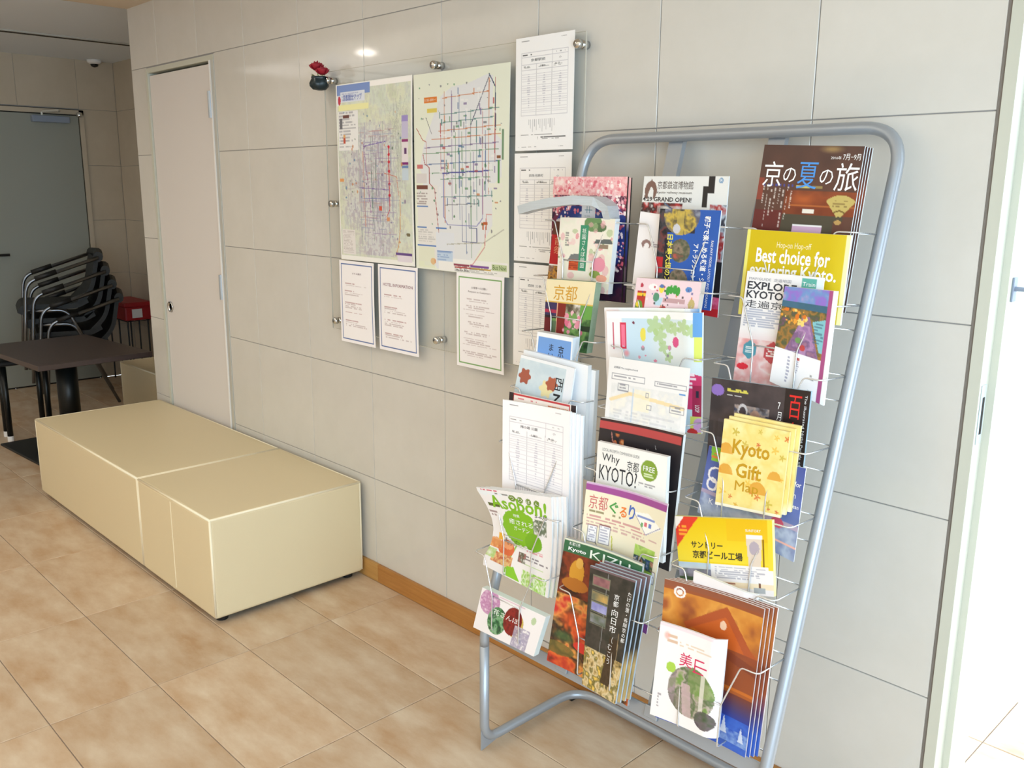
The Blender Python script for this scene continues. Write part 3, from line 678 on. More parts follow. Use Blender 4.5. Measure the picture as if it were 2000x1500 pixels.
sheet('timetable_sheet', 'middle white bus timetable sheet, partly behind the cherry blossom brochure', g, .356, .573, 1.252, 1.549, -.0315, art_tt(.217, .297, 2), tx_tt('四条河原町'), 'timetable')
sheet('timetable_sheet', 'lowest white bus timetable sheet, mostly hidden by the brochure rack', g, .356, .573, .948, 1.245, -.0315, art_tt(.217, .297, 3), tx_tt('西院 三条'), 'timetable')
def art_note(w, h, col, seed, blocks, center=False):
    A = Art(w, h, .0019, (250, 247, 250)); A.frame(.05, .035, .95, .965, col, .004)
    for i, (v0, n, r) in enumerate(blocks):
        for k in range(n):
            v = v0+k*.022; L = (.45+.3*((k*37+i*11+seed) % 10)/10.)*(.8 if r else 1)
            a, b = (.5-L/2, .5+L/2) if center else (.15, .15+L)
            A.lines(a, v, b, v+.014, 1, (164, 116, 122) if (k == 0 and not center) else (182, 166, 170), seed*9+i*3+k, .6, .8)
    return A
BLU, GRN = (82, 110, 170), (120, 170, 96); g = 'hotel notices taped below the maps'
sheet('notice_sheet', 'left hotel notice with blue frame under the left bus map', g, -.548, -.336, .905, 1.199, -.0322, art_note(.212, .294, BLU, 1, [(.27, 2, 0), (.36, 3, 1), (.5, 4, 0), (.62, 1, 0), (.72, 4, 0)]), [('ホテル案内', (.38, .135, .64, .16), (120, 90, 100))], 'notice', .002)
sheet('notice_sheet', 'hotel information notice with blue frame and red heading', g, -.311, -.092, .906, 1.2, -.0322, art_note(.219, .294, BLU, 2, [(.34, 2, 0), (.48, 4, 0), (.63, 4, 0), (.79, 3, 0)]), [('HOTEL INFORMATION', (.13, .21, .88, .245), (130, 54, 84))], 'notice', .002)
sheet('notice_sheet', 'green framed notice to customers under the right bus map', g, .102, .317, .909, 1.2, -.0322, art_note(.215, .291, GRN, 3, [(.26, 2, 0), (.33, 3, 0), (.42, 2, 0), (.5, 3, 1), (.61, 2, 0), (.68, 4, 0), (.82, 3, 0)], True), [('お客様へのお願い', (.33, .13, .66, .155), (110, 90, 90)), ('Request to Customers', (.26, .175, .73, .2), (120, 100, 100))], 'notice', .002)

# small wall vase with two red roses hooked on the upper left standoff
vz = empty('rose_vase', (-.605, -.052, 1.795)); tag(vz, 'small dark teal vase with red roses hung at the board corner', 'vase')
TEAL = mat('teal_glaze', (16, 38, 44), .35); ROSE = mat('rose_petal', (150, 14, 38), .6); LEAF = mat('rose_leaf', (126, 140, 52), .6)
mb = MB(); n = 22; prof = [(.008, -.012), (.022, -.009), (.031, .002), (.032, .013), (.028, .023), (.026, .029), (.029, .034), (.022, .032)]
mb.lathe(prof, n=n); mb.v = [(x*(1+.12*math.sin(5*math.atan2(y, x)+z*60)), y*(1+.12*math.sin(5*math.atan2(y, x)+z*60)), z) for x, y, z in mb.v]
mb.obj('pot', TEAL, vz, True)
def rose(c, r, tilt):
    mb = MB(); q = random.Random(int(c[0]*1e4))
    for k in range(13):
        a = k*2.4; rr = r*(.18+.82*k/12); hh = r*(1.25-.5*k/12); sp = 1.1+.4*k/12; vs = []; nU = 7; nV = 5
        for j in range(nV):
            for i in range(nU):
                ang = a+(i/(nU-1)-.5)*sp*1.6; v = j/(nV-1); rad = rr*(.35+.65*math.sin(v*1.9)); z = hh*v*(1-.25*abs(i/(nU-1)-.5)*2)-r*.4
                if v > .9: rad += r*.08
                vs.append((c[0]+rad*math.cos(ang), c[1]+rad*math.sin(ang), c[2]+z))
        mb.add(vs, [(j*nU+i, j*nU+i+1, (j+1)*nU+i+1, (j+1)*nU+i) for j in range(nV-1) for i in range(nU-1)])
    o = mb.obj('rose_bloom', ROSE, vz, True); md = o.modifiers.new('petal_thickness', 'SOLIDIFY'); md.thickness = .0006; return o
rose((.002, -.010, .064), .026, 0); rose((.024, -.002, .048), .025, 0)
mb = MB()
for k in range(7):
    a = 2.4+k*.35; L = .022+.006*(k % 3); d = Vector((math.cos(a), .5*math.sin(a)-.3, .4+.2*(k % 2))).normalized(); b0 = Vector((-.012, -.006, .032)); s_ = d.cross(Vector((0, 0, 1))).normalized()*.004
    mb.add([b0, b0+d*L*.5+s_, b0+d*L, b0+d*L*.5-s_], [(0, 1, 2, 3)])
mb.obj('sprig', LEAF, vz)
for p in ((.002, -.010, .056), (.024, -.002, .042)): MB().tube([(p[0]*.3, 0, .012), p], .0016, 6).obj('stem', LEAF, vz)
MB().tube([(0, .024, .02), (.012, .03, .02), (.022, .035, .021)], .0025, 8).obj('hook', BLACK, vz)

# ================================================================== BROCHURE RACK
TH = R(15.9326); O3 = Vector((.65, -.408, .332)); TV = Vector((0, math.sin(TH), math.cos(TH))); NV = Vector((0, -math.cos(TH), math.sin(TH)))
RB = Vector((.65+.4035, -.23, 0))
def PP(s, t, d=0): return O3+Vector((s, 0, 0))+TV*t+NV*d-RB      # rack local coordinates
rack = empty('brochure_rack', RB); tag(rack, 'silver tube brochure rack with three columns of chrome wire pockets', 'rack')
RW, RT = .807, 1.293
leg0 = lambda s: Vector((.65+s, -.411, 0))-RB
pts = [leg0(0)+Vector((0, 0, .30)), leg0(0)+Vector((0, 0, .332)), PP(0, RT), PP(RW, RT), leg0(RW)+Vector((0, 0, .332)), leg0(RW)+Vector((0, 0, .30))]
MB().tube(fillet(pts, [0, .04, .085, .085, .04, 0], 10), .0125, 16).obj('upper_frame', RACK, rack, True)
z0 = .026
base = [leg0(0)+Vector((0, 0, .30)), leg0(0)+Vector((0, 0, z0)), Vector((.65, -.045, z0))-RB, Vector((.65+RW, -.045, z0))-RB, leg0(RW)+Vector((0, 0, z0)), leg0(RW)+Vector((0, 0, .30))]
MB().tube(fillet(base, [0, .05, .085, .085, .05, 0], 10), .0125, 16).obj('base_frame', RACK, rack, True)
for s in (0, RW):
    l = leg0(s); mb = MB(); vs = [l+Vector((x, y, z)) for x in (-.0015, .0015) for y, z in ((-.012, .058), (-.012, 0), (.055, .014))]
    mb.add(vs, [(0, 1, 2), (3, 5, 4), (0, 3, 4, 1), (1, 4, 5, 2), (2, 5, 3, 0)]); mb.obj('foot_gusset', RACK, rack)
    MB().box(l.x-.006, l.x+.006, -.075-RB.y, -.035-RB.y, 0, .014).obj('glide', BLACK, rack)
def pbar(mb, s0, s1, t0, t1, d0, d1):
    mb.add([PP(s, t, d) for d in (d0, d1) for t in (t0, t1) for s in (s0, s1)], [(0, 1, 3, 2), (4, 6, 7, 5), (0, 4, 5, 1), (2, 3, 7, 6), (0, 2, 6, 4), (1, 5, 7, 3)]); return mb
pbar(MB(), .01, RW-.01, -.004, .026, -.008, -.002).obj('bottom_rail', RACK, rack)
for s in (.266, .530):
    mb = pbar(MB(), s-.02, s+.02, .0, RT-.004, -.013, -.010); pbar(mb, s-.02, s-.017, .0, RT-.004, -.025, -.0131); pbar(mb, s+.017, s+.02, .0, RT-.004, -.025, -.0131)
    o = mb.obj('flat_upright', RACK, rack)
    pbar(MB(), s-.018, s+.018, .004, .03, -.0019, .004).obj('rail_clip', RACK, o, bevel=.002)
TB = [1.081-.1393*k for k in range(7)]; TL_ = [.9035-.14*k for k in range(7)]; TF = [1.0605-.1408*k for k in range(7)]; WRD = .0017
CEN = [(.116, .085), (.402, .083), (.6765, .083)]
for k in range(7):
    MB().tube([PP(0, TB[k], -.004), PP(RW, TB[k], -.004)], WRD, 6).obj('back_wire', WIRE, rack, True)
    MB().tube([PP(0, TL_[k]-.012, -.004), PP(RW, TL_[k]-.012, -.004)], WRD, 6).obj('back_wire', WIRE, rack, True)
for c in range(3):
    sc, hw = CEN[c]; oc = sc
    MB().tube(fillet([PP(oc-.03, 1.07, 0), PP(oc-.03, 1.195, 0), PP(oc+.03, 1.195, 0), PP(oc+.03, 1.07, 0)], .01, 4), WRD, 6).obj('top_loop', WIRE, rack, True)
    for k in range(7):
        tf = TF[k]; dt, dm, db = .095, .076, .054; mb = MB(); ho = hw+.037
        for sg in (-1, 1):
            p = [PP(sc+sg*(ho+.004), TB[k], -.002), PP(sc+sg*ho, tf, dt), PP(sc+sg*hw, tf, dt), PP(sc+sg*.048, tf-.0915, dm), PP(sc+sg*.047, tf-.180, db), PP(sc+sg*.047, TL_[k]-.013, -.002)]
            mb.tube(fillet(p, [0, .012, .008, .008, .008, 0], 3), WRD, 6)
        mb.tube([PP(sc-.048, tf-.0915, dm-.003), PP(sc+.048, tf-.0915, dm-.003)], WRD, 6)
        mb.obj('wire_pocket', WIRE, rack, True)

# ================================================================== BROCHURES
def tb_of(row): return 1.062-.1413*(row-1)-.172
def quadfn(q, sag=0., curl=0., waist=0., bow=0., roll=0.):
    # upright sheet through four measured corners (s across, h up); small bends in depth
    TLc, TRc, BRc, BLc = [np.array(c, float) for c in q]
    s0 = (BLc[0]+BRc[0])/2; h0 = min(BLc[1], BRc[1])
    def fn(u, v):
        u = np.asarray(u, float); v = np.asarray(v, float)
        s = (1-v)*((1-u)*TLc[0]+u*TRc[0])+v*((1-u)*BLc[0]+u*BRc[0]); h = (1-v)*((1-u)*TLc[1]+u*TRc[1])+v*((1-u)*BLc[1]+u*BRc[1])
        y = bow*np.sin(np.pi*u)+sag*np.sin(np.pi*v)-curl*(1-v)**3*(1-u)**1.2+roll*np.clip((u-.82)/.18, 0, 1)**2
        s = s+waist*np.sin(np.pi*np.clip((v-.05)/.85, 0, 1))*(1-u)**1.5
        return s-s0, y, h-h0
    return fn, s0, h0
ORD = ['first', 'second', 'third', 'fourth']
def brochure(name, label, row, d, q, art, texts, th=.004, cat='brochure', group=None, copies=0, step=(.0, .0, .0), clabel=None, ccol=WHITE, edge=PAGE, matp=None, **bend):
    fn, s0, h0 = quadfn(q, **bend); B = O3+TV*tb_of(row)+NV*d
    t = empty(name, B+Vector((s0, 0, h0))); tag(t, label, cat, group)
    put_print(t, art, fn, texts, 'lettering', 'cover', matp or PRINT)
    pg = slab_mesh('pages', lambda u, v: tuple(np.add(fn(u, v), (0, .0005, 0))), th, 8); link('pages', pg, t, [edge])
    for k in range(copies):
        c = empty(name, Vector(t.location)+Vector((step[0]*(k+1), (th+.0012)*(k+1)+step[1]*(k+1), step[2]*(k+1))))
        tag(c, ORD[k]+' '+clabel, cat, group)
        link('pages', pg, c)
        n = 8; U, V = np.meshgrid(np.linspace(0, 1, n), np.linspace(0, 1, n)); P = np.stack([np.broadcast_to(x, U.shape) for x in fn(U, V)], -1)
        yy = np.clip((art.v*0+1), 0, 1); ij = np.linspace(0, art.ny-1, n).astype(int); ik = np.linspace(0, art.nx-1, n).astype(int)
        link('cover', grid_mesh('cover', P, art.c[ij][:, ik]), c, [PRINT])
    return t
def qsize(q): return abs(q[1][0]-q[0][0]), abs(q[0][1]-q[3][1])
ST = .0016
def new(q, bg, st=None): w, h = qsize(q); return Art(w, h, st or ST, bg)

# ---------------- left column
q = ((-.004, .291), (.231, .290), (.224, .0), (-.014, .0)); A = new(q, (40, 24, 60))
A.noise((0, 0, 1, 1), [(40, 20, 50), (70, 30, 60), (30, 24, 60)], 40, 1)
A.ell(.55, .46, .5, .34, (60, 90, 190)); A.ell(.55, .47, .5, .34, (28, 36, 90), .6); A.ell(.55, .42, .4, .16, (120, 170, 235), .9, .8); A.ell(.45, .38, .12, .08, (225, 240, 255), .9, .8); A.ell(.82, .36, .1, .09, (225, 240, 255), .8, .9); A.ell(.3, .5, .12, .1, (16, 24, 60), .8, .6)
ring = (np.hypot((A.u-.55)/.62, (A.v-.52)/.45) > 1); A.put(ring & (A.v < .22), (60, 24, 50)); A.put((np.abs(np.hypot((A.u-.55)/.55, (A.v-.5)/.37)-1) < .05) & (A.v < .55), (120, 40, 70), .9)
A.noise((0, 0, 1, .15), [(228, 130, 140), (250, 205, 205), (240, 160, 165), (255, 232, 228)], 90, 3); A.noise((0, .15, 1, .24), [(228, 130, 140), (60, 24, 50), (240, 170, 175), (60, 24, 50)], 120, 4, .8)
A.dots(170, (0, .02, 1, .3), .0038, [(248, 200, 202), (235, 140, 150), (255, 236, 232), (225, 110, 125)], 5); A.dots(120, (.78, .2, 1, .75), .003, [(240, 180, 190), (200, 90, 110), (255, 235, 230)], 6); A.dots(60, (0, .25, .25, .5), .0026, [(250, 240, 240), (220, 150, 160)], 7); A.ell(.1, .05, .12, .06, (255, 240, 230), .8, .8)
A.rect(.42, .205, .6, .35, (244, 246, 248)); A.rect(.46, .265, .56, .27, (30, 130, 150)); A.rect(.485, .24, .495, .295, (30, 130, 150)); A.rect(.52, .24, .53, .295, (30, 130, 150)); A.lines(.46, .315, .56, .325, 1, (120, 150, 160), 1)
brochure('brochure', 'cherry blossom brochure with blue night scene, top left of the rack', 1, .014, q, A, [], .004, group='left column brochures', copies=1, step=(.006, 0, -.002), clabel='copy of the cherry blossom brochure just behind it', edge=SEAM)
q = ((.010, .180), (.140, .174), (.129, .020), (-.011, .020)); A = new(q, (182, 32, 36)); A.rect(0, 0, 1, .2, (96, 52, 40)); A.noise((0, .68, 1, 1), [(60, 40, 30), (210, 150, 60), (120, 90, 80), (230, 210, 190)], 90, 2); A.rect(0, .665, 1, .68, (240, 236, 230)); A.rect(.3, .56, .45, .62, (220, 120, 100))
brochure('brochure', 'red festival brochure with brown top, left of the floral booklet', 1, .026, q, A, [(VS_T['pier'], (.08, .24, .3, .5), (220, 150, 110))], .002, group='left column brochures')
q = ((.053, .184), (.227, .185), (.211, .010), (.044, .010)); A = new(q, (236, 230, 212)); A.noise((0, 0, 1, 1), [(244, 228, 220), (242, 236, 222), (236, 234, 216), (246, 224, 218)], 26, 6)
A.ell(.62, .07, .16, .11, (110, 146, 96)); A.ell(.74, .12, .12, .06, (90, 120, 80)); A.dots(26, (0, .05, 1, 1), .008, [(232, 170, 178), (240, 200, 200), (170, 190, 140)], 8, .6); A.dots(40, (0, .1, 1, 1), .004, [(226, 140, 150), (120, 150, 100), (240, 236, 226)], 9, .7)
A.poly([(.18, .6), (.25, .5), (.48, .48), (.5, .56)], (120, 124, 124)); A.rect(.22, .57, .46, .72, (206, 90, 50)); A.lines(.22, .6, .46, .7, 4, (150, 50, 30), 3, .8); A.poly([(.7, .28), (.95, .27), (1, .33), (.66, .34)], (100, 106, 106)); A.rect(.74, .34, .92, .4, (150, 130, 110)); A.ell(.78, .62, .12, .1, (232, 150, 170)); A.ell(.72, .75, .1, .05, (140, 160, 80)); A.ell(.1, .95, .1, .07, (236, 190, 190)); A.ell(.85, .8, .1, .05, (240, 170, 150))
A.lines(.12, .2, .2, .4, 6, (110, 110, 110), 3, .6, .7); A.rect(.4, .1, .55, .72, (64, 146, 112)); A.rect(.2, .74, .9, .742, (220, 210, 200))
fl = brochure('brochure', 'floral booklet stack with green vertical title strip, its top leaves bent over to the left', 1, .05, q, A, [(VS_T['miyako'], (.435, .14, .515, .68), (240, 246, 240))], .016, group='left column brochures')
# the bent-over leaves of that stack: a thick curled flap leaning out over the cover to the left
mb = MB(); q0 = Vector(fl.location)
prof = [(.19, 0, .173), (.188, -.006, .192), (.168, -.018, .204), (.12, -.032, .206), (.06, -.044, .200), (.005, -.052, .190), (-.035, -.056, .180)]
vs = []; nT = len(prof); wd = .052
for i, (x, y, z) in enumerate(prof):
    dx = prof[min(i+1, nT-1)][0]-prof[max(i-1, 0)][0]; dz = prof[min(i+1, nT-1)][2]-prof[max(i-1, 0)][2]; L = math.hypot(dx, dz); nx_, nz_ = -dz/L, dx/L
    if nz_ < 0: nx_, nz_ = -nx_, -nz_
    if i == 0: nx_, nz_ = 1, 0
    t_ = .023; sx = s0x = .107
    for b in (0, 1):
        for k in (0, 1): vs.append((x-.127+nx_*t_*(1-k)*0+nx_*t_*k*.9, y+b*wd*(.55+.45*(1-i/nT)), z+nz_*t_*k*.9))
fs = []
for i in range(nT-1):
    a = i*4; b = a+4; fs += [(a, a+1, b+1, b), (a+2, b+2, b+3, a+3), (a+1, a+3, b+3, b+1), (a, b, b+2, a+2)]
e = (nT-1)*4; fs += [(0, 2, 3, 1), (e, e+1, e+3, e+2)]
GREYP = mat('curled_page_edges', (170, 174, 176), .7, mottle=.8, scale=60, c2=(204, 208, 210), stretch=(.3, 1, 14))
mb.add(vs, fs).obj('curled_leaves', GREYP, fl)

q = ((.048, .172), (.207, .176), (.183, .005), (.039, .005)); A = new(q, (240, 226, 186)); A.rect(0, .31, 1, .33, (222, 184, 90)); A.noise((0, .33, 1, 1), [(40, 60, 40), (70, 110, 60), (120, 160, 90), (90, 130, 70)], 50, 3)
A.rect(0, .33, .26, .52, (60, 50, 90)); A.rect(0, .44, .26, .49, (176, 50, 80)); A.rect(0, .52, .26, .56, (40, 24, 30)); A.rect(0, .56, .16, .9, (106, 26, 34)); A.rect(.27, .33, .45, .9, (132, 40, 36)); A.rect(.255, .33, .275, .9, (220, 170, 140)); A.rect(.15, .6, .27, .9, (90, 110, 80)); A.rect(.75, .33, 1, .52, (110, 166, 80)); A.noise((.45, .33, .75, .5), [(60, 50, 40), (110, 100, 80), (230, 226, 220)], 60, 8); A.rect(.75, .62, 1, .7, (30, 50, 30))
A.dots(26, (.4, .45, .85, .8), .006, [(232, 150, 170), (240, 190, 200), (220, 110, 140), (120, 160, 90)], 3)
brochure('booklet', 'thick cream topped booklet with gold city name and garden photo', 2, .05, q, A, [('京都', (.17, .07, .66, .29), (214, 160, 50))], .02, 'booklet', 'left column brochures', edge=mat('green_page_edges', (176, 190, 168), .7, mottle=.9, scale=30, c2=(120, 150, 116)))
q = ((.057, .183), (.174, .182), (.164, .010), (.039, .010)); A = new(q, (246, 248, 252)); A.rect(.05, .06, .96, 1, (120, 164, 226)); A.ell(.62, .63, .13, .07, (40, 130, 120)); A.poly([(.3, .66), (.4, .5), (.5, .66)], (230, 170, 180))
brochure('booklet', 'stack of small sky blue booklets with dark brush lettering', 3, .05, q, A, [(VS_T['blue3'], (.62, .14, .78, .5), K), (VS_T['blue3b'], (.36, .14, .5, .6), K)], .022, 'booklet', 'left column brochures', edge=mat('white_page_edges', (206, 222, 236), .7, mottle=.9, scale=60, c2=(244, 248, 252), stretch=(1, 30, .2)))
q = ((.021, .279), (.232, .269), (.224, .0), (-.048, .0)); A = new(q, (244, 246, 250), .004)
brochure('leaflet', 'plain white sheets standing behind the biscuit magazine', 4, .02, q, A, [], .012, 'leaflet', 'left column brochures', matp=PRINTM, copies=1, step=(.012, 0, -.012), clabel='group of plain white sheets fanned out to the right behind the biscuit magazine')
q = ((.033, .264), (.210, .256), (.171, .0), (-.033, .0)); A = new(q, (206, 220, 228)); A.noise((0, 0, 1, 1), [(198, 214, 224), (214, 226, 232)], 50, 4); A.rect(0, 0, 1, .03, (240, 242, 246)); A.rect(.86, 0, 1, 1, (236, 238, 244))
for (cu, cv, r_, c) in ((.14, .19, .12, (168, 92, 72)), (.56, .26, .13, (236, 222, 170)), (.64, .2, .11, (176, 96, 70)), (.16, .5, .11, (160, 88, 70)), (.62, .6, .12, (156, 80, 64)), (.3, .85, .1, (160, 88, 70))):
    an = np.arctan2((A.v-cv)*1.45, A.u-cu); A.put(np.hypot(A.u-cu, (A.v-cv)*1.45) < r_*(.86+.14*np.cos(6*an)), c)
brochure('magazine', 'pale blue magazine with flower shaped biscuits and black title', 4, .042, q, A, [('西', (.7, .12, .84, .25), K, 1), ('N', (.7, .28, .82, .38), K, 1, .006), ('a', (.72, .41, .82, .49), K, 1, .006)], .004, 'magazine', 'left column brochures', matp=PRINTM)
q = ((.019, .313), (.239, .316), (.237, .050), (-.006, .050)); A = new(q, (246, 236, 230)); A.frame(.06, .004, .92, .99, (196, 60, 66), .004); A.rect(0, 0, .07, .08, (50, 40, 44)); A.rect(.93, 0, 1, .1, (50, 40, 44)); A.noise((.6, .05, .9, .2), [(190, 70, 40), (240, 170, 110), (150, 60, 40), (250, 230, 210)], 80, 3); A.lines(.14, .04, .52, .06, 1, (220, 120, 130), 2, .9)
brochure('leaflet', 'red bordered leaflet with black corners behind the printed timetables', 5, .028, q, A, [], .003, 'leaflet', 'left column brochures')
q = ((.017, .290), (.241, .300), (.242, .0), (.017, .0)); A = art_tt(.224, .29, 5)
A.c = A.c*np.array([1.0, .985, .99])
brochure('timetable_stack', 'thick sheaf of white timetable sheets with a grid in the left column', 5, .05, q, A, tx_tt('梅小路 公園'), .005, 'timetable', 'left column brochures', matp=PRINTM, copies=3, step=(.007, .0005, -.003), clabel='sheaf of timetable sheets behind the front timetable in the rack, counted from the front', bow=.004)
q = ((-.015, .206), (.223, .236), (.216, -.017), (-.011, -.005)); A = new(q, (240, 236, 236))
an = np.arctan2(A.v-.38, A.u-.5); A.put(np.hypot((A.u-.5)/.3, (A.v-.4)/.2) < .92+.12*fbm(an*6+20, an*0+3, 4), (132, 186, 40)); A.put(np.hypot((A.u-.72)/.14, (A.v-.52)/.1) < .9+.16*fbm(an*6+20, an*0+3, 5), (120, 176, 36)); A.line([(.46, .58), (.36, .8), (.34, .95)], (140, 196, 70), .005)
A.ell(.28, .68, .14, .1, (222, 110, 66)); A.ell(.3, .64, .09, .05, (240, 160, 110)); A.noise((.1, .76, .42, .9), [(200, 120, 70), (236, 200, 140), (180, 70, 50)], 110, 3); A.noise((.0, .62, .2, .72), [(200, 90, 50), (240, 190, 120)], 100, 6); A.ell(.08, .64, .11, .05, (224, 150, 90), .8); A.noise((0, .74, .14, .86), [(236, 236, 226), (170, 200, 110)], 100, 2); A.rect(.12, .52, .22, .6, (240, 180, 60)); A.poly([(.36, .88), (.46, .86), (.58, .99), (.36, .99)], (140, 200, 50)); A.noise((.6, .84, .96, 1), [(240, 244, 230), (150, 200, 80), (236, 240, 224), (130, 190, 60)], 90, 9)
A.noise((.72, .26, .92, .42), [(240, 236, 236), (90, 104, 76), (150, 160, 140), (240, 236, 236)], 140, 7); A.noise((.5, .66, .62, .78), [(240, 236, 236), (90, 90, 70), (190, 120, 120)], 160, 8); A.rect(.06, .17, .24, .21, (90, 100, 50)); A.lines(.24, .045, .5, .06, 1, (90, 90, 90), 3, .7); A.lines(.05, .01, .28, .028, 1, (206, 60, 90), 4, .9, .8); A.rect(.2, .53, .55, .535, (150, 150, 150)); A.lines(.62, .6, .95, .64, 2, (220, 110, 130), 4, .6); A.lines(.62, .68, .98, .74, 2, (90, 80, 90), 5, .7); A.lines(.02, .26, .16, .34, 2, (120, 90, 90), 6, .6); A.rect(.62, .77, .9, .78, (150, 200, 90), .6)
for i, c in enumerate(('つ', 'り', 'ぼ', 'ん')): A.ell(.47+.11*i, .075+.006*i, .05 if i == 0 else .038, .034, (112, 140, 50))
LG = (132, 186, 40); tx = [('Asobon!', (.12, .07, .93, .22), LG, 0, .008)]+[(c, (.445+.11*i, .058+.006*i, .495+.11*i, .092+.006*i), W_) for i, c in enumerate(('つ', 'り', 'ぼ', 'ん'))]
tx += [('特集', (.42, .25, .52, .285), W_), ('癒される', (.33, .31, .72, .37), W_), ('ガーデン', (.4, .385, .66, .435), W_), ('5-6月', (.76, .2, .93, .245), K), ('新・バーガー', (.24, .55, .5, .59), K), ('セット', (.28, .6, .42, .635), K)]
brochure('magazine', 'white magazine with big green title and leafy tree, bent at the waist', 6, .05, q, A, tx, .004, 'magazine', 'left column brochures', waist=.034, curl=.02, sag=.008, copies=3, step=(.010, .0008, .0015), clabel='copy of the green tree magazine behind the front one, counted from the front')
q = ((.029, .095), (.249, .096), (.211, -.020), (-.006, -.026)); A = new(q, (244, 240, 242)); A.ell(.17, .25, .16, .3, (206, 160, 196)); A.noise((.02, 0, .32, .5), [(216, 180, 208), (190, 130, 176), (236, 214, 230)], 110, 3, 1, np.hypot((A.u-.17)/.16, (A.v-.25)/.3) < 1)
e1 = np.hypot((A.u-.34)/.15, (A.v-.6)/.33) < 1; A.ell(.62, .5, .12, .3, (206, 180, 90)); e2 = np.hypot((A.u-.57)/.14, (A.v-.45)/.34) < 1; A.noise((0, 0, 1, 1), [(30, 60, 50), (60, 120, 70), (150, 190, 150), (50, 90, 60)], 80, 5, 1, e1); A.noise((0, 0, 1, 1), [(90, 20, 24), (150, 40, 36), (110, 30, 30)], 60, 7, 1, e2)
A.noise((.62, .5, .86, 1), [(244, 240, 242), (190, 184, 200), (160, 150, 180), (244, 240, 242)], 120, 4, .9); A.ell(.86, .22, .035, .09, (190, 210, 170)); A.rect(.3, .02, .7, .05, (220, 180, 200), .7)
brochure('brochure', 'white card like brochure with flower circles at the bottom left pocket', 7, .05, q, A, [('花さんぽ', (.26, .33, .66, .47), W_)], .016, group='left column brochures', edge=mat('mint_page_edges', (206, 222, 220), .7, mottle=.8, scale=60, c2=(226, 236, 234), stretch=(1, 30, .2)))

# ---------------- middle column
q = ((.280, .290), (.502, .289), (.493, -.009), (.260, .003)); A = new(q, (232, 232, 230)); A.noise((0, .2, .5, .3), [(232, 232, 230), (60, 40, 40), (190, 60, 60), (220, 210, 210)], 70, 2); A.rect(.2, .22, .6, .3, (232, 232, 230), .6); A.noise((.82, .2, 1, .72), [(230, 230, 230), (60, 60, 70), (200, 210, 220), (170, 40, 40), (236, 236, 236)], 44, 6); A.rect(.84, .6, 1, .88, (34, 34, 40)); A.noise((.84, .86, 1, 1), [(226, 60, 120), (236, 120, 160), (200, 40, 80)], 60, 3); A.rect(.6, .94, 1, 1, (206, 40, 50))
A.ell(.1, .11, .075, .075, (126, 96, 86)); A.ell(.1, .125, .035, .045, (232, 232, 230)); A.rect(.07, .14, .13, .19, (232, 232, 230)); A.poly([(.02, .16), (.1, .02), (.12, .04), (.05, .17)], (126, 96, 86)); A.rect(.78, .0, .85, .12, (40, 36, 38)); A.rect(.72, .07, .78, .22, (44, 40, 40)); A.ell(.92, .03, .025, .02, (140, 170, 200)); A.line([(.28, .2), (.4, .25)], (90, 110, 140), .003)
brochure('brochure', 'white museum brochure with grey arch emblem and black title, top of middle column', 1, .016, q, A, [('京都鉄道博物館', (.18, .035, .61, .095), (90, 78, 72)), ('kyoto railway museum', (.18, .11, .6, .135), (90, 78, 72)), ('4.29 GRAND OPEN!', (.01, .155, .6, .19), (60, 56, 56), 0, .002), ('JR', (.905, .02, .935, .04), W_)], .003, group='middle column brochures')
q = ((.288, .207), (.351, .201), (.343, .030), (.271, .030)); A = new(q, (244, 240, 242)); A.ell(.4, .4, .2, .06, (150, 120, 116)); A.ell(.42, .42, .1, .04, (244, 240, 242)); A.rect(.3, .43, .5, .48, (244, 240, 242)); A.lines(.62, .36, .95, .44, 3, (150, 140, 150), 3, .7)
brochure('leaflet', 'narrow white folded leaflet with small brown arch emblem', 1, .036, q, A, [], .004, 'leaflet', 'middle column brochures', matp=PRINTM)
q = ((.353, .211), (.509, .210), (.495, .0), (.343, .0)); A = new(q, (44, 92, 178)); A.rect(0, 0, .14, 1, (40, 40, 48)); A.noise((0, 0, .16, 1), [(34, 34, 40), (120, 60, 60), (70, 70, 76), (30, 30, 36)], 60, 4); A.rect(.14, .0, .62, .24, (44, 44, 60)); A.noise((0, 0, 1, 1), [(50, 50, 60), (210, 180, 80), (90, 90, 110), (200, 210, 220)], 40, 6, 1, np.hypot((A.u-.38)/.3, (A.v-.06)/.2) < 1); A.rect(.3, .02, .42, .26, (206, 180, 90), .8); A.ell(.31, .2, .06, .05, (206, 206, 214))
for cv, sd in ((.42, 3), (.73, 8)):
    m = np.hypot((A.u-.4)/.17, (A.v-cv)/.12) < 1; A.noise((0, 0, 1, 1), [(60, 60, 50), (150, 130, 110), (80, 90, 70), (190, 90, 80)], 60, sd, 1, m)
A.rect(0, .5, .12, .66, (190, 40, 50)); A.poly([(.12, .3), (.2, .3), (.3, .95), (.16, .98)], (30, 34, 50))
YL = (240, 226, 90)
brochure('brochure', 'blue sideways railway diorama brochure with yellow and white lettering', 1, .05, q, A, [('親子で楽しめる鉄道・ジオラマ！', (.76, .06, .86, .94), W_, 1, .004), ('アトラクションがいっぱい', (.62, .34, .71, .97), W_, 1, .004), ('RAILWAY MODEL LAYOUT AND DIORAMAS', (.9, .3, .94, .98), W_, 1), ('日本最大級のスケール', (.16, .26, .27, .98), YL, 1, .004)], .004, group='middle column brochures')
q = ((.326, .196), (.497, .199), (.471, .0), (.301, .0)); A = new(q, (240, 214, 222)); q_ = np.random.RandomState(3)
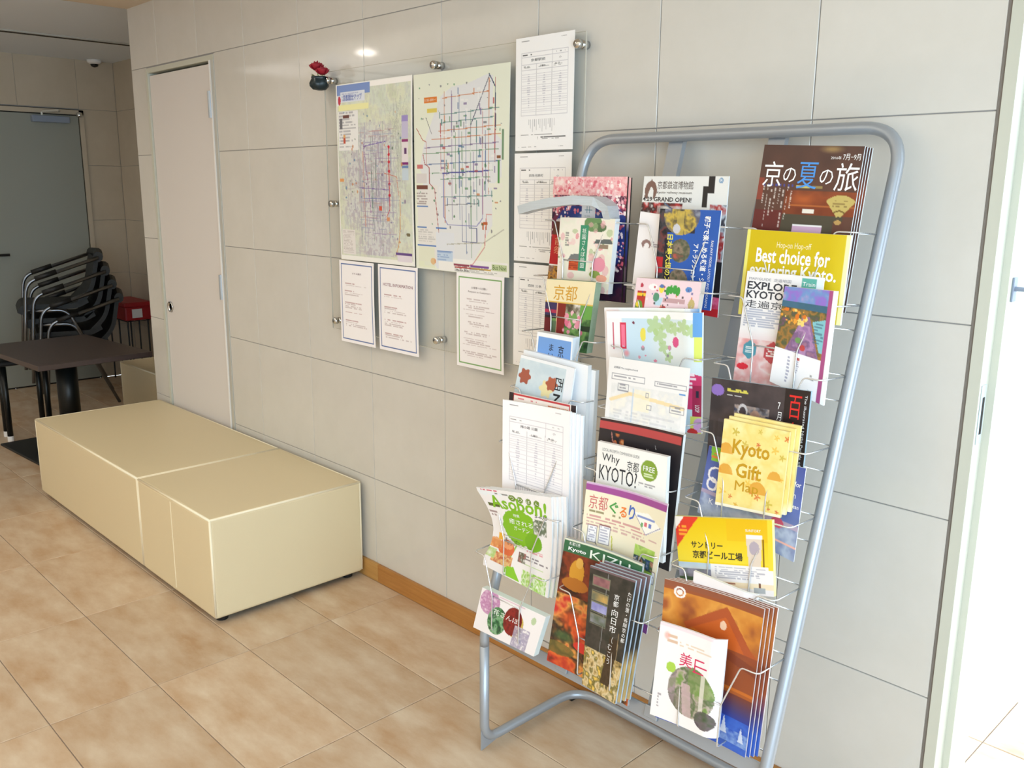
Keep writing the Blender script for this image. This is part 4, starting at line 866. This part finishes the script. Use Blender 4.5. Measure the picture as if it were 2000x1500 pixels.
A.rect(.04, .14, .18, .34, (190, 60, 50)); A.rect(.04, .17, .18, .2, (240, 200, 60)); A.ell(.09, .32, .06, .07, (110, 150, 60)); A.ell(.07, .3, .03, .03, (240, 210, 60)); A.ell(.1, .08, .025, .025, (190, 60, 80)); A.ell(.28, .09, .07, .035, (250, 246, 246)); A.poly([(.32, .2), (.46, .2), (.44, .29), (.34, .29)], (190, 220, 236)); A.ell(.35, .2, .05, .05, (90, 150, 120)); A.ell(.42, .1, .04, .05, (240, 220, 80)); A.ell(.42, .075, .04, .02, (90, 120, 180))
for u in (.52, .57, .62, .67): A.ell(u, .12-.02*(u in (.57, .62)), .035, .05, (70, 160, 70))
A.ell(.83, .09, .05, .03, (90, 140, 200)); A.poly([(.4, .32), (.5, .29), (.58, .36)], (200, 60, 70)); A.rect(.46, .2, .8, .25, (160, 110, 110), .5)
for k in range(26): u, v = .1+.8*q_.rand(), .05+.3*q_.rand(); A.rect(u, v, u+.02, v+.022, [(60, 50, 50), (220, 120, 60), (90, 90, 150), (250, 245, 240), (190, 60, 70)][q_.randint(5)], .8)
A.rect(0, .37, 1, 1, (236, 226, 230)); A.ell(.9, .25, .05, .06, (200, 180, 120))
brochure('brochure', 'pink illustrated town map brochure with little cartoon buildings', 2, .05, q, A, [], .016, group='middle column brochures', copies=0, edge=mat('cream_page_edges', (226, 216, 206), .7))
q = ((.265, .256), (.514, .277), (.527, .019), (.286, .004)); A = new(q, (214, 230, 240)); A.grad((0, 0, 1, 1), (200, 222, 238), (206, 228, 238), False); A.ell(.75, .3, .4, .35, (242, 242, 238), .9, .8); A.rect(0, 0, .16, 1, (242, 238, 240)); A.rect(.0, 0, 1, .06, (248, 248, 248)); A.rect(.06, .1, .075, .34, (200, 90, 110)); A.frame(.14, .1, .2, .33, (214, 50, 80), .004); A.rect(.15, .12, .19, .31, (240, 120, 150)); A.ell(.2, .37, .04, .04, (246, 150, 160), .8, .7)
for (a, b, r_) in ((.5, .12, .09), (.56, .2, .08), (.64, .1, .08), (.72, .14, .06), (.6, .3, .06), (.82, .12, .07), (.66, .38, .05), (.9, .15, .06)):
    an = np.arctan2(A.v-b, A.u-a); A.put(np.hypot(A.u-a, A.v-b) < r_*(.5+.5*np.abs(np.cos(2.5*an))), (178, 206, 140), .75)
A.ell(.74, .25, .035, .045, (226, 90, 140)); A.ell(.38, .2, .03, .06, (236, 220, 90)); A.ell(.28, .1, .012, .014, (120, 50, 70)); A.dots(10, (.3, .3, .7, .55), .004, [(226, 150, 170), (150, 140, 150), (230, 120, 150)], 5, .9); A.rect(.92, 0, 1, .2, (100, 160, 220)); A.rect(.93, .2, 1, .4, (220, 230, 110)); A.poly([(.8, .47), (.86, .5), (1, .52), (1, .8), (.8, .8)], (214, 60, 110)); A.lines(.8, .5, .97, .64, 4, (250, 240, 244), 3, .9, .6); A.rect(.92, .6, 1, .86, (170, 40, 80)); A.rect(.955, .64, .975, .7, (40, 40, 60)); A.rect(.9, .86, 1, 1, (220, 226, 110)); A.ell(.98, .93, .05, .06, (220, 170, 220)); A.ell(.92, .99, .05, .03, (200, 50, 50))
brochure('booklet', 'pale blue booklet with maple leaves, balloons and crimson spine', 3, .04, q, A, [('LOOP', (.945, .76, .985, .82), W_, 1)], .005, 'booklet', 'middle column brochures', bow=.012, roll=.012, copies=1, step=(-.014, .003, .006), clabel='copy of the pale maple booklet standing out to the left behind it')
q = ((.321, .298), (.534, .303), (.522, .010), (.302, .010)); A = new(q, (238, 236, 236)); A.noise((.06, .2, .94, .75), [(238, 236, 236), (226, 226, 226), (240, 236, 228)], 60, 4); A.line([(.06, .33), (.3, .26), (.96, .3)], (240, 214, 160), .008, .8); A.line([(.34, .22), (.35, .7)], (190, 206, 226), .003, .8); A.rect(.36, .22, .55, .38, (242, 234, 206), .6)
for b in ((.05, .12, .48, .17), (.6, .13, .98, .17), (.14, .19, .28, .25), (.8, .29, .97, .35), (.5, .23, .54, .27), (.52, .32, .58, .36)): A.frame(*b, (150, 150, 160), .0016)
A.lines(.08, .135, .44, .155, 1, (130, 130, 140), 1, .7); A.lines(.63, .14, .94, .16, 1, (130, 130, 140), 2, .7); A.lines(.82, .3, .95, .34, 2, (130, 130, 140), 3, .7); A.lines(.16, .2, .26, .24, 2, (130, 130, 140), 4, .7); A.lines(.1, .4, .9, .62, 9, (170, 170, 180), 6, .28); A.rect(.4, .55, .5, .6, (200, 180, 220), .7); A.rect(.9, .19, .97, .2, (90, 150, 210))
brochure('map_sheet', 'white neighbourhood map sheet with faint yellow road line', 4, .052, q, A, [('近隣図 The neighborhood', (.07, .065, .38, .085), (110, 110, 120))], .0012, 'map', 'middle column brochures', matp=PRINTM)
q = ((.311, .303), (.535, .308), (.514, .0), (.284, .0)); A = new(q, (44, 40, 44)); A.rect(0, .0, 1, .035, (60, 40, 42)); A.rect(0, .02, .98, .075, (186, 74, 74)); A.noise((.14, .1, .3, .3), [(44, 40, 44), (44, 40, 44), (200, 110, 60), (230, 180, 130)], 60, 9); A.ell(.2, .2, .03, .05, (206, 120, 70)); A.ell(.33, .28, .04, .05, (220, 190, 110)); A.line([(.15, .1), (.17, .16), (.22, .18)], (180, 120, 110), .003)
brochure('booklet', 'black booklet with red top band and small gold figures', 5, .025, q, A, [('妙心寺', (.42, .23, .5, .3), W_, 0), ('大人気', (.58, .16, .61, .3), W_, 1), ('八幡', (.68, .12, .7, .3), (220, 220, 220), 1)], .008, 'booklet', 'middle column brochures', bow=.006)
q = ((.327, .249), (.516, .255), (.516, .020), (.318, .020)); A = new(q, (240, 238, 234)); A.rect(.03, .42, .86, 1, (60, 44, 40)); A.ell(.28, .62, .22, .2, (70, 84, 140)); A.poly([(.35, .45), (.5, .45), (.5, .75), (.42, .8)], (110, 130, 190)); A.ell(.5, .5, .09, .07, (220, 170, 150)); A.ell(.75, .62, .16, .2, (180, 110, 50)); A.ell(.7, .64, .15, .2, (50, 40, 36)); A.ell(.76, .17, .115, .1, (132, 160, 56)); A.lines(.69, .2, .84, .24, 2, (230, 240, 210), 3, .8); A.lines(.62, .3, .86, .34, 2, (120, 116, 120), 4, .6)
brochure('booklet', 'white guide booklet asking a question about the city with green FREE dot', 5, .052, q, A, [('Why', (.08, .1, .34, .2), (50, 50, 54)), ('KYOTO?', (.05, .22, .6, .37), (50, 50, 54)), ('LOCAL IN-DEPTH COMPANION GUIDE', (.08, .05, .62, .08), (140, 140, 140)), ('京都', (.45, .12, .62, .22), (50, 50, 54)), ('FREE', (.68, .13, .84, .18), W_)], .01, 'booklet', 'middle column brochures', matp=PRINTM)
q = ((.323, .300), (.543, .305), (.503, .0), (.296, .0)); A = new(q, (238, 230, 204)); A.rect(0, .0, 1, .012, (206, 170, 206)); A.rect(0, .012, 1, .062, (160, 80, 150)); A.rect(0, .93, 1, 1, (150, 80, 160)); A.lines(.06, .21, .55, .24, 1, (120, 110, 70), 2, .7); A.lines(.04, .25, .9, .3, 2, (190, 110, 120), 3, .6); A.lines(.04, .3, .95, .35, 2, (180, 120, 130), 4, .5)
A.poly([(.6, .14), (.78, .12), (.97, .2), (.78, .28)], (248, 246, 240)); A.line([(.6, .15), (.78, .28), (.96, .19)], (120, 120, 170), .0016); A.lines(.64, .15, .92, .18, 1, (110, 130, 200), 6, .8); A.rect(.74, .19, .78, .22, (220, 110, 120)); A.rect(.7, .2, .73, .23, (110, 170, 110)); A.rect(.8, .19, .84, .22, (110, 130, 200))
for b in ((.06, .33, .18, .47), (.2, .31, .34, .46), (.48, .5, .63, .67), (.68, .6, .84, .78), (.04, .55, .14, .66), (.86, .52, .98, .62)): A.rect(*b, (240, 238, 240)); A.frame(*b, (120, 116, 130), .0016); A.lines(b[0]+.015, b[1]+.015, b[2]-.015, b[3]-.01, 6, (120, 120, 150), 4, .5); A.rect(b[0], b[1], b[2], b[1]+.006, (140, 90, 90))
A.line([(.17, .46), (.3, .62)], (90, 90, 90), .002); A.line([(.36, .38), (.4, .6)], (200, 200, 90), .003); A.noise((.66, .37, .94, .56), [(150, 190, 70), (190, 220, 120), (90, 130, 60)], 40, 3); A.noise((.66, .45, .94, .54), [(90, 60, 50), (200, 140, 120), (70, 100, 60), (40, 70, 120), (220, 210, 200)], 90, 4)
brochure('brochure', 'cream sightseeing brochure with purple top band and coloured hiragana title', 6, .042, q, A, [('京都', (.05, .09, .27, .2), (206, 110, 110)), ('ぐ', (.29, .11, .4, .2), (80, 160, 80), 0, .006), ('る', (.42, .13, .51, .21), (236, 130, 60), 0, .008), ('り', (.53, .1, .61, .21), (80, 110, 190), 0, .008)], .003, group='middle column brochures', bow=.012)
q = ((.285, .303), (.505, .308), (.479, -.032), (.234, -.022)); A = new(q, (50, 34, 28)); A.rect(0, 0, 1, .1, (52, 104, 70)); A.rect(0, 0, 1, .01, (224, 226, 206)); A.noise((0, .1, 1, .42), [(40, 24, 20), (90, 40, 26), (140, 60, 36), (50, 30, 24)], 26, 4); A.ell(.2, .24, .09, .1, (210, 150, 50)); A.ell(.22, .16, .045, .04, (220, 170, 80)); A.ell(.2, .33, .16, .05, (180, 110, 40)); A.ell(.5, .2, .1, .12, (150, 50, 36)); A.poly([(.53, .24), (.57, .24), (.57, .4), (.52, .4)], (210, 170, 80)); A.noise((0, .42, 1, 1), [(60, 30, 24), (190, 60, 40), (226, 110, 50), (50, 40, 30), (232, 160, 80), (200, 50, 46)], 22, 7); A.ell(.25, .6, .25, .1, (226, 84, 40), .7, .6); A.ell(.15, .75, .16, .05, (70, 100, 60), .8, .6); A.ell(.4, .78, .12, .04, (220, 60, 50)); A.ell(.1, .86, .2, .05, (110, 100, 50), .8)
brochure('brochure', 'green topped autumn temple brochure with golden buddha and red maples', 7, .028, q, A, [('Kyoto', (.06, .055, .28, .09), W_, 0, .003), ('KIZU', (.33, .035, .85, .095), (236, 244, 236)), ('木津川市', (.06, .015, .2, .045), W_)], .006, group='middle column brochures', bow=.008, edge=mat('grey_page_edges', (190, 196, 200), .7, mottle=.9, scale=70, c2=(150, 150, 156), stretch=(1, 40, .2)))
q = ((.383, .267), (.508, .273), (.465, -.030), (.368, -.023)); A = new(q, (58, 54, 50)); A.noise((0, 0, 1, 1), [(44, 44, 40), (70, 64, 58), (40, 44, 36)], 40, 2); A.rect(0, 0, 1, .012, (120, 96, 100)); A.line([(.42, .02), (.4, .7)], (140, 140, 140), .0016); 
for i, v in enumerate((.06, .18, .27, .37)): A.frame(.08, v, .48, v+.085, (120, 120, 100), .002); A.noise((.09, v+.01, .47, v+.075), [[(110, 70, 80), (160, 110, 110)], [(200, 160, 90), (110, 110, 90)], [(130, 130, 190), (170, 170, 210)], [(90, 100, 80), (140, 140, 150)]][i], 60, i)
A.noise((0, .66, 1, 1), [(90, 80, 50), (190, 160, 100), (220, 200, 160), (110, 100, 50), (230, 190, 90)], 70, 6); A.poly([(.62, .5), (.85, .5), (.75, .9), (.5, .9)], (60, 44, 30), .9); A.line([(.82, .45), (.84, .75)], (150, 130, 100), .002)
brochure('brochure', 'stack of dark vertical brochures with white brush lettering over the autumn brochure', 7, .054, q, A, [(VS_T['muko0'], (.6, .15, .72, .25), W_), (VS_T['muko'], (.58, .27, .74, .46), W_), (VS_T['muko1'], (.88, .1, .97, .5), W_), (VS_T['muko2'], (.6, .49, .7, .72), (226, 226, 226))], .0045, group='middle column brochures', copies=3, step=(.0075, .001, .004), clabel='copy of the dark vertical brochure behind the front one, counted from the front', edge=mat('blue_page_edges', (200, 216, 230), .7, mottle=.9, scale=70, c2=(150, 170, 190), stretch=(1, 40, .2)))

# ---------------- right column
q = ((.589, .346), (.796, .337), (.770, .030), (.555, .030)); A = new(q, (84, 58, 50)); A.grad((0, 0, 1, .5), (74, 56, 52), (96, 60, 48)); A.noise((0, 0, 1, .6), [(76, 52, 46), (100, 66, 54), (84, 58, 50)], 14, 4, .6); A.ell(.7, .02, .14, .03, (170, 140, 90), .8, .8); A.rect(.38, .3, 1, .42, (120, 56, 30)); A.noise((.3, .27, 1, .42), [(110, 50, 30), (150, 74, 40), (90, 46, 32)], 16, 5, .9); A.rect(.4, .24, .54, .256, (200, 190, 110)); A.rect(.56, .24, .66, .256, (150, 130, 80)); A.rect(.35, .36, 1, .37, (170, 96, 50)); A.ell(.5, .33, .2, .05, (210, 110, 50), .5, .9)
A.rect(.0, .2, .06, .34, (140, 66, 52)); A.rect(.5, .385, .62, .41, (232, 226, 216)); A.rect(.3, .42, .9, .62, (76, 70, 56)); A.rect(0, .4, .3, .62, (100, 40, 38)); A.rect(.42, .49, .72, .53, (206, 170, 200)); A.rect(.42, .48, .72, .488, (240, 240, 240)); A.noise((.5, .53, .75, .6), [(90, 80, 70), (210, 200, 190), (110, 110, 100)], 60, 3); A.rect(.82, .45, .92, .62, (96, 58, 48)); A.rect(0, .62, 1, 1, (88, 60, 50))
an = np.arctan2(A.v-.45, (A.u-.86)*.7); rr = np.hypot((A.u-.86)*.7, A.v-.44); A.put((rr < .15) & (rr > .02) & (np.abs(np.arctan2((A.u-.86)*.7, .44-A.v)) < .72), (196, 176, 104)); A.put((rr < .06) & (rr > .05) & (np.abs(np.arctan2((A.u-.86)*.7, .44-A.v)) < .72), (120, 96, 50)); A.ell(.86, .455, .035, .014, (186, 150, 90)); A.lines(.79, .32, .93, .37, 3, (130, 106, 60), 4, .7)
for k in range(8): u = .06+.042*k; A.lines(u, .25+.012*(k % 3), u+.016, .36+.05*((k*3) % 4), 14-(k % 3)*2, (226, 220, 214), k, .75, .7, .02)
for k in range(8): A.rect(.06+.042*k, .235, .076+.042*k, .25, (70, 80, 170), .8)
brochure('brochure', 'brown summer travel booklet with white brush title, top right of the rack', 1, .03, q, A, [('京', (.04, .1, .235, .255), W_), ('の', (.25, .135, .38, .225), W_), ('夏', (.4, .1, .6, .26), (80, 150, 226)), ('の', (.62, .14, .75, .23), W_), ('旅', (.77, .1, .99, .265), W_), ('2016年', (.7, .06, .8, .08), W_), ('7月−9月', (.815, .045, .98, .082), W_)], .003, group='right column brochures', copies=3, step=(.0025, .001, -.001), clabel='copy of the brown summer booklet behind the front one, counted from the front', edge=mat('dark_page_edges', (206, 214, 220), .6))
q = ((.576, .174), (.792, .170), (.785, .0), (.565, .0)); A = new(q, (210, 184, 10)); A.rect(0, 0, .03, 1, (236, 230, 120)); A.rect(.965, 0, 1, 1, (246, 240, 170))
brochure('brochure', 'yellow bus tour brochure with white serif slogan', 1, .052, q, A, [('Hop-on Hop-off', (.32, .12, .66, .21), (250, 240, 190)), ('Best choice for', (.12, .2, .85, .37), W_, 0, .003), ('exploring Kyoto.', (.07, .38, .92, .57), W_, 0, .003)], .005, group='right column brochures', roll=.006)
q = ((.594, .233), (.759, .231), (.749, .010), (.576, .006)); A = new(q, (238, 236, 238)); A.noise((0, .58, 1, 1), [(240, 230, 232), (226, 150, 150), (240, 214, 214), (220, 130, 130)], 26, 3, .8); A.grad((0, .52, 1, .6), (238, 236, 238), (238, 222, 224)); A.lines(.03, .33, .66, .5, 8, (130, 140, 170), 3, .55); A.poly([(.08, .66), (.17, .61), (.26, .66), (.26, .74), (.17, .79), (.08, .74)], (80, 150, 170)); A.poly([(.36, .66), (.47, .6), (.58, .66), (.58, .75), (.47, .81), (.36, .75)], (196, 80, 86)); A.lines(.11, .67, .23, .74, 4, W_, 3, .9); A.lines(.39, .67, .55, .75, 4, W_, 4, .9); A.ell(.1, .86, .08, .03, (220, 40, 60)); A.rect(.73, .02, .92, .12, (96, 176, 164)); A.rect(.92, .02, 1, .2, (226, 236, 246))
brochure('brochure', 'white map guide with large dark EXPLORE title and green train tag', 2, .034, q, A, [('MAP/GUIDE  走遍地図', (.04, .045, .6, .075), (150, 150, 160)), ('EXPLORE', (.03, .085, .68, .155), (58, 60, 68), 0, .003), ('KYOTO', (.03, .165, .52, .235), (58, 60, 68), 0, .003), ('走遍京都', (.03, .25, .7, .32), (58, 60, 68)), ('Train', (.745, .05, .905, .085), W_)], .003, group='right column brochures', matp=PRINTM)
q = ((.689, .206), (.796, .205), (.787, -.014), (.670, .015)); A = new(q, (244, 242, 244), .0013); m1 = (A.v < .62) & (A.u < .86); A.noise((0, 0, .86, .62), [(70, 60, 60), (110, 100, 60), (170, 120, 60), (80, 90, 60), (120, 80, 110)], 60, 3); A.noise((0, 0, .86, .16), [(120, 130, 200), (150, 110, 200), (110, 150, 200), (170, 150, 200)], 50, 5); A.noise((0, .14, .86, .2), [(60, 100, 120), (70, 110, 140)], 40, 6); A.poly([(.18, .62), (.46, .26), (.56, .26), (.8, .62)], (140, 106, 150)); A.noise((0, .26, .86, .62), [(150, 110, 160), (180, 140, 180), (120, 90, 130), (170, 120, 140)], 70, 7, 1, (A.u > .2+.7*(.6-A.v)) & (A.u < .52+.7*(A.v-.26))); A.poly([(.62, .3), (.86, .26), (.86, .56), (.8, .56)], (130, 190, 200)); A.lines(.66, .3, .86, .5, 7, (70, 100, 120), 3, .6); A.dots(30, (.02, .2, .5, .36), .003, [(230, 160, 60), (220, 120, 40), (240, 210, 120)], 4); A.ell(.5, .56, .05, .03, (190, 70, 70)); A.ell(.4, .5, .05, .03, (110, 150, 90)); A.rect(.86, 0, .93, 1, (170, 80, 130)); A.rect(.93, 0, 1, 1, (246, 246, 246)); A.rect(.42, .66, .48, .69, (190, 90, 90)); A.lines(.42, .7, .48, .82, 6, (150, 140, 160), 4, .6); A.lines(.66, .78, .78, .84, 2, (110, 110, 110), 5, .6); A.lines(.66, .92, .76, .98, 2, (110, 110, 110), 6, .6); A.lines(.26, .68, .32, .95, 8, (130, 130, 160), 7, .6)
brochure('booklet', 'white booklet with a painted river path in purple and teal, magenta stripe at right', 2, .052, q, A, [], .005, 'booklet', 'right column brochures')
q = ((.565, .294), (.782, .301), (.774, .0), (.560, .0)); A = new(q, (62, 54, 56)); A.noise((0, 0, 1, 1), [(52, 46, 50), (76, 66, 68), (60, 54, 56)], 20, 2); A.rect(.1, .28, .3, 1, (84, 78, 86), .8); A.lines(.0, .3, .2, .9, 3, (50, 44, 46), 3, .5); A.noise((.26, .16, .62, .36), [(62, 54, 56), (110, 110, 120), (170, 150, 140), (50, 60, 90), (62, 54, 56)], 60, 5); A.ell(.35, .2, .05, .05, (200, 196, 200)); A.ell(.35, .205, .035, .035, (70, 60, 66)); A.ell(.48, .23, .05, .05, (180, 140, 120), .8); A.ell(.6, .36, .06, .05, (120, 120, 130), .8); A.ell(.07, .08, .07, .04, (140, 110, 190)); A.lines(.17, .055, .42, .085, 2, (210, 200, 90), 3, 1., .7); A.lines(.17, .1, .36, .115, 1, (226, 226, 226), 4, .9); A.rect(.76, .0, 1, 1, (40, 30, 30)); A.rect(.7, .3, .76, .4, (200, 200, 220), .4)
brochure('brochure', 'black night parade brochure with red vertical characters', 4, .016, q, A, [(VS_T['hyaku'], (.8, .04, .93, .75), (220, 44, 40)), (VS_T['date'], (.7, .1, .745, .36), W_), ('The Illustrated Night Parade of One Hundred Demons', (.945, .03, .975, .85), (226, 230, 236), 1)], .005, group='right column brochures', edge=mat('teal_page_edges', (150, 176, 190), .5))
q = ((.578, .151), (.793, .152), (.783, -.040), (.558, .001)); A = new(q, (82, 98, 168)); A.grad((0, 0, 1, 1), (72, 86, 156), (120, 140, 200)); A.rect(0, .62, 1, .68, (226, 186, 190), .6); A.noise((0, .68, 1, 1), [(120, 130, 180), (180, 190, 216), (100, 110, 160)], 30, 4); A.poly([(.03, .0), (.18, .0), (.2, .2), (.05, .2)], (130, 190, 60)); A.lines(.05, .08, .16, .17, 2, (220, 130, 60), 3, 1.); A.put(np.abs(np.hypot((A.u-.13)/.08, (A.v-.38)/.1)-1) < .14, (240, 236, 240)); A.put(np.abs(np.hypot((A.u-.1)/.05, (A.v-.52)/.08)-1) < .2, (240, 236, 240)); A.ell(.8, .66, .06, .06, (200, 80, 110)); A.ell(.5, .8, .2, .08, (200, 200, 226), .8, .5); A.rect(.6, .85, 1, .87, (240, 180, 170))
brochure('brochure', 'blue tourist guidance leaflet, wider than the yellow map before it', 4, .034, q, A, [('guidance for', (.72, .16, .98, .23), W_), ('tourists in', (.72, .28, .94, .34), W_), ('English and Korean', (.66, .4, .98, .46), W_), ('K Y', (.1, .72, .22, .8), (236, 236, 246))], .002, group='right column brochures')
q = ((.622, .214), (.765, .215), (.758, .043), (.612, .032)); A = new(q, (242, 220, 140), .0013); A.noise((0, 0, 1, 1), [(244, 226, 150), (240, 214, 128), (246, 232, 170)], 30, 4); q_ = np.random.RandomState(5)
for k in range(22):
    a, b, r_ = q_.rand(), q_.rand(), .03+.04*q_.rand(); c = [(214, 110, 50), (226, 170, 60), (200, 176, 70), (206, 90, 50), (232, 190, 80)][q_.randint(5)]; an = np.arctan2(A.v-b, A.u-a); A.put(np.hypot(A.u-a, (A.v-b)*1.2) < r_*(.65+.35*np.cos(5*an)), c, .85)
for a, b, r_ in ((.08, .38, .12), (.1, .62, .12), (.85, .58, .1), (.62, .78, .14)): A.put((np.hypot(A.u-a, A.v-b) < r_) & (A.v < b), (222, 160, 60), .9)
A.ell(.45, .33, .34, .1, (244, 232, 180), .6, .5); A.ell(.45, .55, .3, .1, (244, 232, 180), .6, .5); A.rect(0, .97, 1, 1, (250, 244, 226))
GD = (196, 150, 30)
brochure('map_booklet', 'yellow gift map booklets with maple leaves and brush lettering', 4, .054, q, A, [('Kyoto', (.18, .2, .75, .42), GD, 0, .008), ('Gift', (.27, .46, .66, .63), GD, 0, .008), ('Map', (.28, .67, .64, .82), GD)], .005, 'map', 'right column brochures', copies=2, step=(.007, .0005, .006), clabel='copy of the yellow gift map behind the front one, counted from the front', edge=mat('gold_page_edges', (240, 228, 180), .6, mottle=.8, scale=60, c2=(226, 206, 130), stretch=(1, 30, .2)))
q = ((.541, .133), (.762, .185), (.778, .035), (.565, -.021)); A = new(q, (236, 206, 20)); A.grad((0, 0, 1, .6), (228, 190, 10), (240, 214, 60)); A.rect(.55, 0, 1, .3, (232, 180, 20), .5); A.rect(0, .62, 1, 1, (238, 234, 234)); A.grad((0, .62, .36, .72), (180, 206, 226), (220, 226, 230)); A.noise((0, .7, .36, .86), [(170, 170, 190), (140, 140, 160), (90, 110, 90)], 60, 3); A.rect(0, .82, .3, .87, (70, 100, 70)); A.poly([(0, .0), (.12, .0), (0, .2)], (246, 236, 226)); A.poly([(.1, 0), (.26, 0), (0, .42), (0, .17)], (222, 60, 40)); A.lines(.03, .12, .14, .28, 3, (246, 170, 50), 3, .9); A.poly([(.74, .22), (.9, .22), (.88, .62), (.76, .62)], (222, 206, 190)); A.rect(.74, .2, .9, .26, (250, 246, 236)); A.ell(.82, .38, .05, .09, (150, 140, 170), .6); A.rect(.9, .26, .915, .62, (130, 90, 20)); A.lines(.4, .65, .93, .82, 6, (130, 130, 150), 4, .5); A.rect(.36, .85, 1, .92, (240, 222, 190)); A.lines(.42, .86, .7, .9, 1, (150, 90, 70), 5, .8); A.rect(.8, .9, .92, .97, (170, 176, 180)); A.rect(.85, .84, .87, .9, (120, 80, 60)); A.rect(.95, 0, 1, .66, (240, 214, 60))
brochure('brochure', 'wide yellow brewery tour brochure with red corner ribbon and beer glass', 5, .052, q, A, [('サントリー', (.16, .33, .5, .42), (64, 58, 40), 0, .003), ('京都ビール工場', (.17, .45, .7, .56), (64, 58, 40), 0, .003), ('SUNTORY', (.74, .13, .89, .165), W_)], .008, group='right column brochures', edge=mat('yellow_page_edges', (226, 222, 110), .6, mottle=.8, scale=30, c2=(244, 240, 190), stretch=(1, 20, .2)))
q = ((.616, .183), (.755, .176), (.750, .030), (.613, .030)); A = new(q, (236, 230, 230), .004)
brochure('leaflet', 'plain off white folded leaflet peeping out above the temple brochure', 6, .045, q, A, [], .006, 'leaflet', 'right column brochures', matp=PRINTM, roll=.01)
q = ((.561, .295), (.789, .310), (.770, -.011), (.553, -.023)); A = new(q, (170, 90, 40)); A.grad((0, 0, 1, .6), (150, 80, 50), (200, 110, 40)); A.noise((0, .06, 1, .3), [(150, 80, 44), (206, 130, 50), (226, 160, 70), (160, 84, 46)], 18, 5, .9); A.rect(0, 0, 1, .04, (140, 84, 64), .6); A.grad((0, .62, 1, .78), (120, 60, 46), (44, 60, 150)); A.rect(0, .78, 1, 1, (40, 76, 180)); A.noise((0, .78, 1, 1), [(30, 60, 160), (60, 110, 210), (40, 80, 186)], 24, 3, .8); A.poly([(.22, .26), (.64, .07), (.92, .3), (1, .34), (1, .38), (.86, .33), (.64, .13), (.26, .3)], (176, 84, 44)); A.poly([(.3, .28), (.64, .14), (.86, .34), (.66, .34)], (196, 96, 40)); A.poly([(.26, .3), (.4, .3), (1, .4), (1, .46), (.4, .36), (.26, .34)], (110, 50, 40)); A.rect(.26, .34, 1, .58, (140, 70, 44), .8); A.rect(.5, .4, .58, .7, (70, 34, 34)); A.ell(.62, .2, .035, .03, (236, 200, 170)); A.put(np.abs(np.hypot((A.u-.16)/.05, (A.v-.065)/.033)-1) < .2, (240, 230, 226)); A.ell(.16, .065, .03, .018, (240, 230, 226)); A.noise((.1, .86, 1, .95), [(40, 76, 180), (150, 180, 226), (40, 80, 186)], 60, 8, .8); A.line([(.55, .6), (.56, .88)], (200, 200, 226), .003, .8); A.poly([(.7, .9), (.73, .78), (.77, .9)], (220, 226, 240)); A.poly([(.9, .92), (.92, .82), (.96, .92)], (200, 214, 240))
brochure('brochure', 'orange temple gable brochure fading to blue, bottom right pocket', 7, .026, q, A, [], .0035, group='right column brochures', copies=3, step=(.006, .0008, .001), clabel='copy of the orange temple brochure behind the front one, counted from the front', bow=.008, edge=mat('pale_page_edges', (216, 206, 206), .6))
q = ((.578, .209), (.723, .218), (.716, .003), (.561, -.008)); A = new(q, (242, 238, 238)); m = np.hypot((A.u-.58)/.36, (A.v-.62)/.26) < 1; A.noise((0, 0, 1, 1), [(110, 110, 90), (150, 140, 130), (90, 110, 70), (190, 170, 166), (120, 150, 80)], 50, 4, 1, m); A.put(m & (A.u > .52) & (A.v < .62), (120, 150, 80), .6); A.put(m & (np.abs(A.u-.5-.2*(A.v-.6)) < .07) & (A.v > .55), (206, 176, 180), .8); A.put(m & (np.abs(A.u-.75) < .035), (226, 220, 210), .8); A.put(m & (A.u < .34), (150, 130, 140), .6); A.ell(.24, .43, .075, .055, (170, 206, 80)); m = np.hypot((A.u-.82)/.15, (A.v-.85)/.095) < 1; A.noise((0, 0, 1, 1), [(80, 70, 76), (110, 100, 104), (70, 90, 60)], 50, 6, 1, m); A.lines(.14, .1, .32, .2, 2, (200, 150, 110), 3, .6); A.lines(.34, .14, .9, .2, 2, (214, 180, 140), 5, .5); A.ell(.13, .12, .06, .05, (240, 170, 160), .7, .6); A.lines(.08, .74, .14, .9, 5, (130, 120, 130), 6, .6); A.rect(0, .0, 1, .035, (236, 220, 226))
brochure('brochure', 'white village brochure with red characters and oval garden photo, right edge rolled', 7, .058, q, A, [('美', (.36, .24, .56, .38), (214, 50, 96)), ('山', (.58, .26, .8, .4), (214, 50, 96), 1)], .004, group='right column brochures', roll=.016, bow=.004)
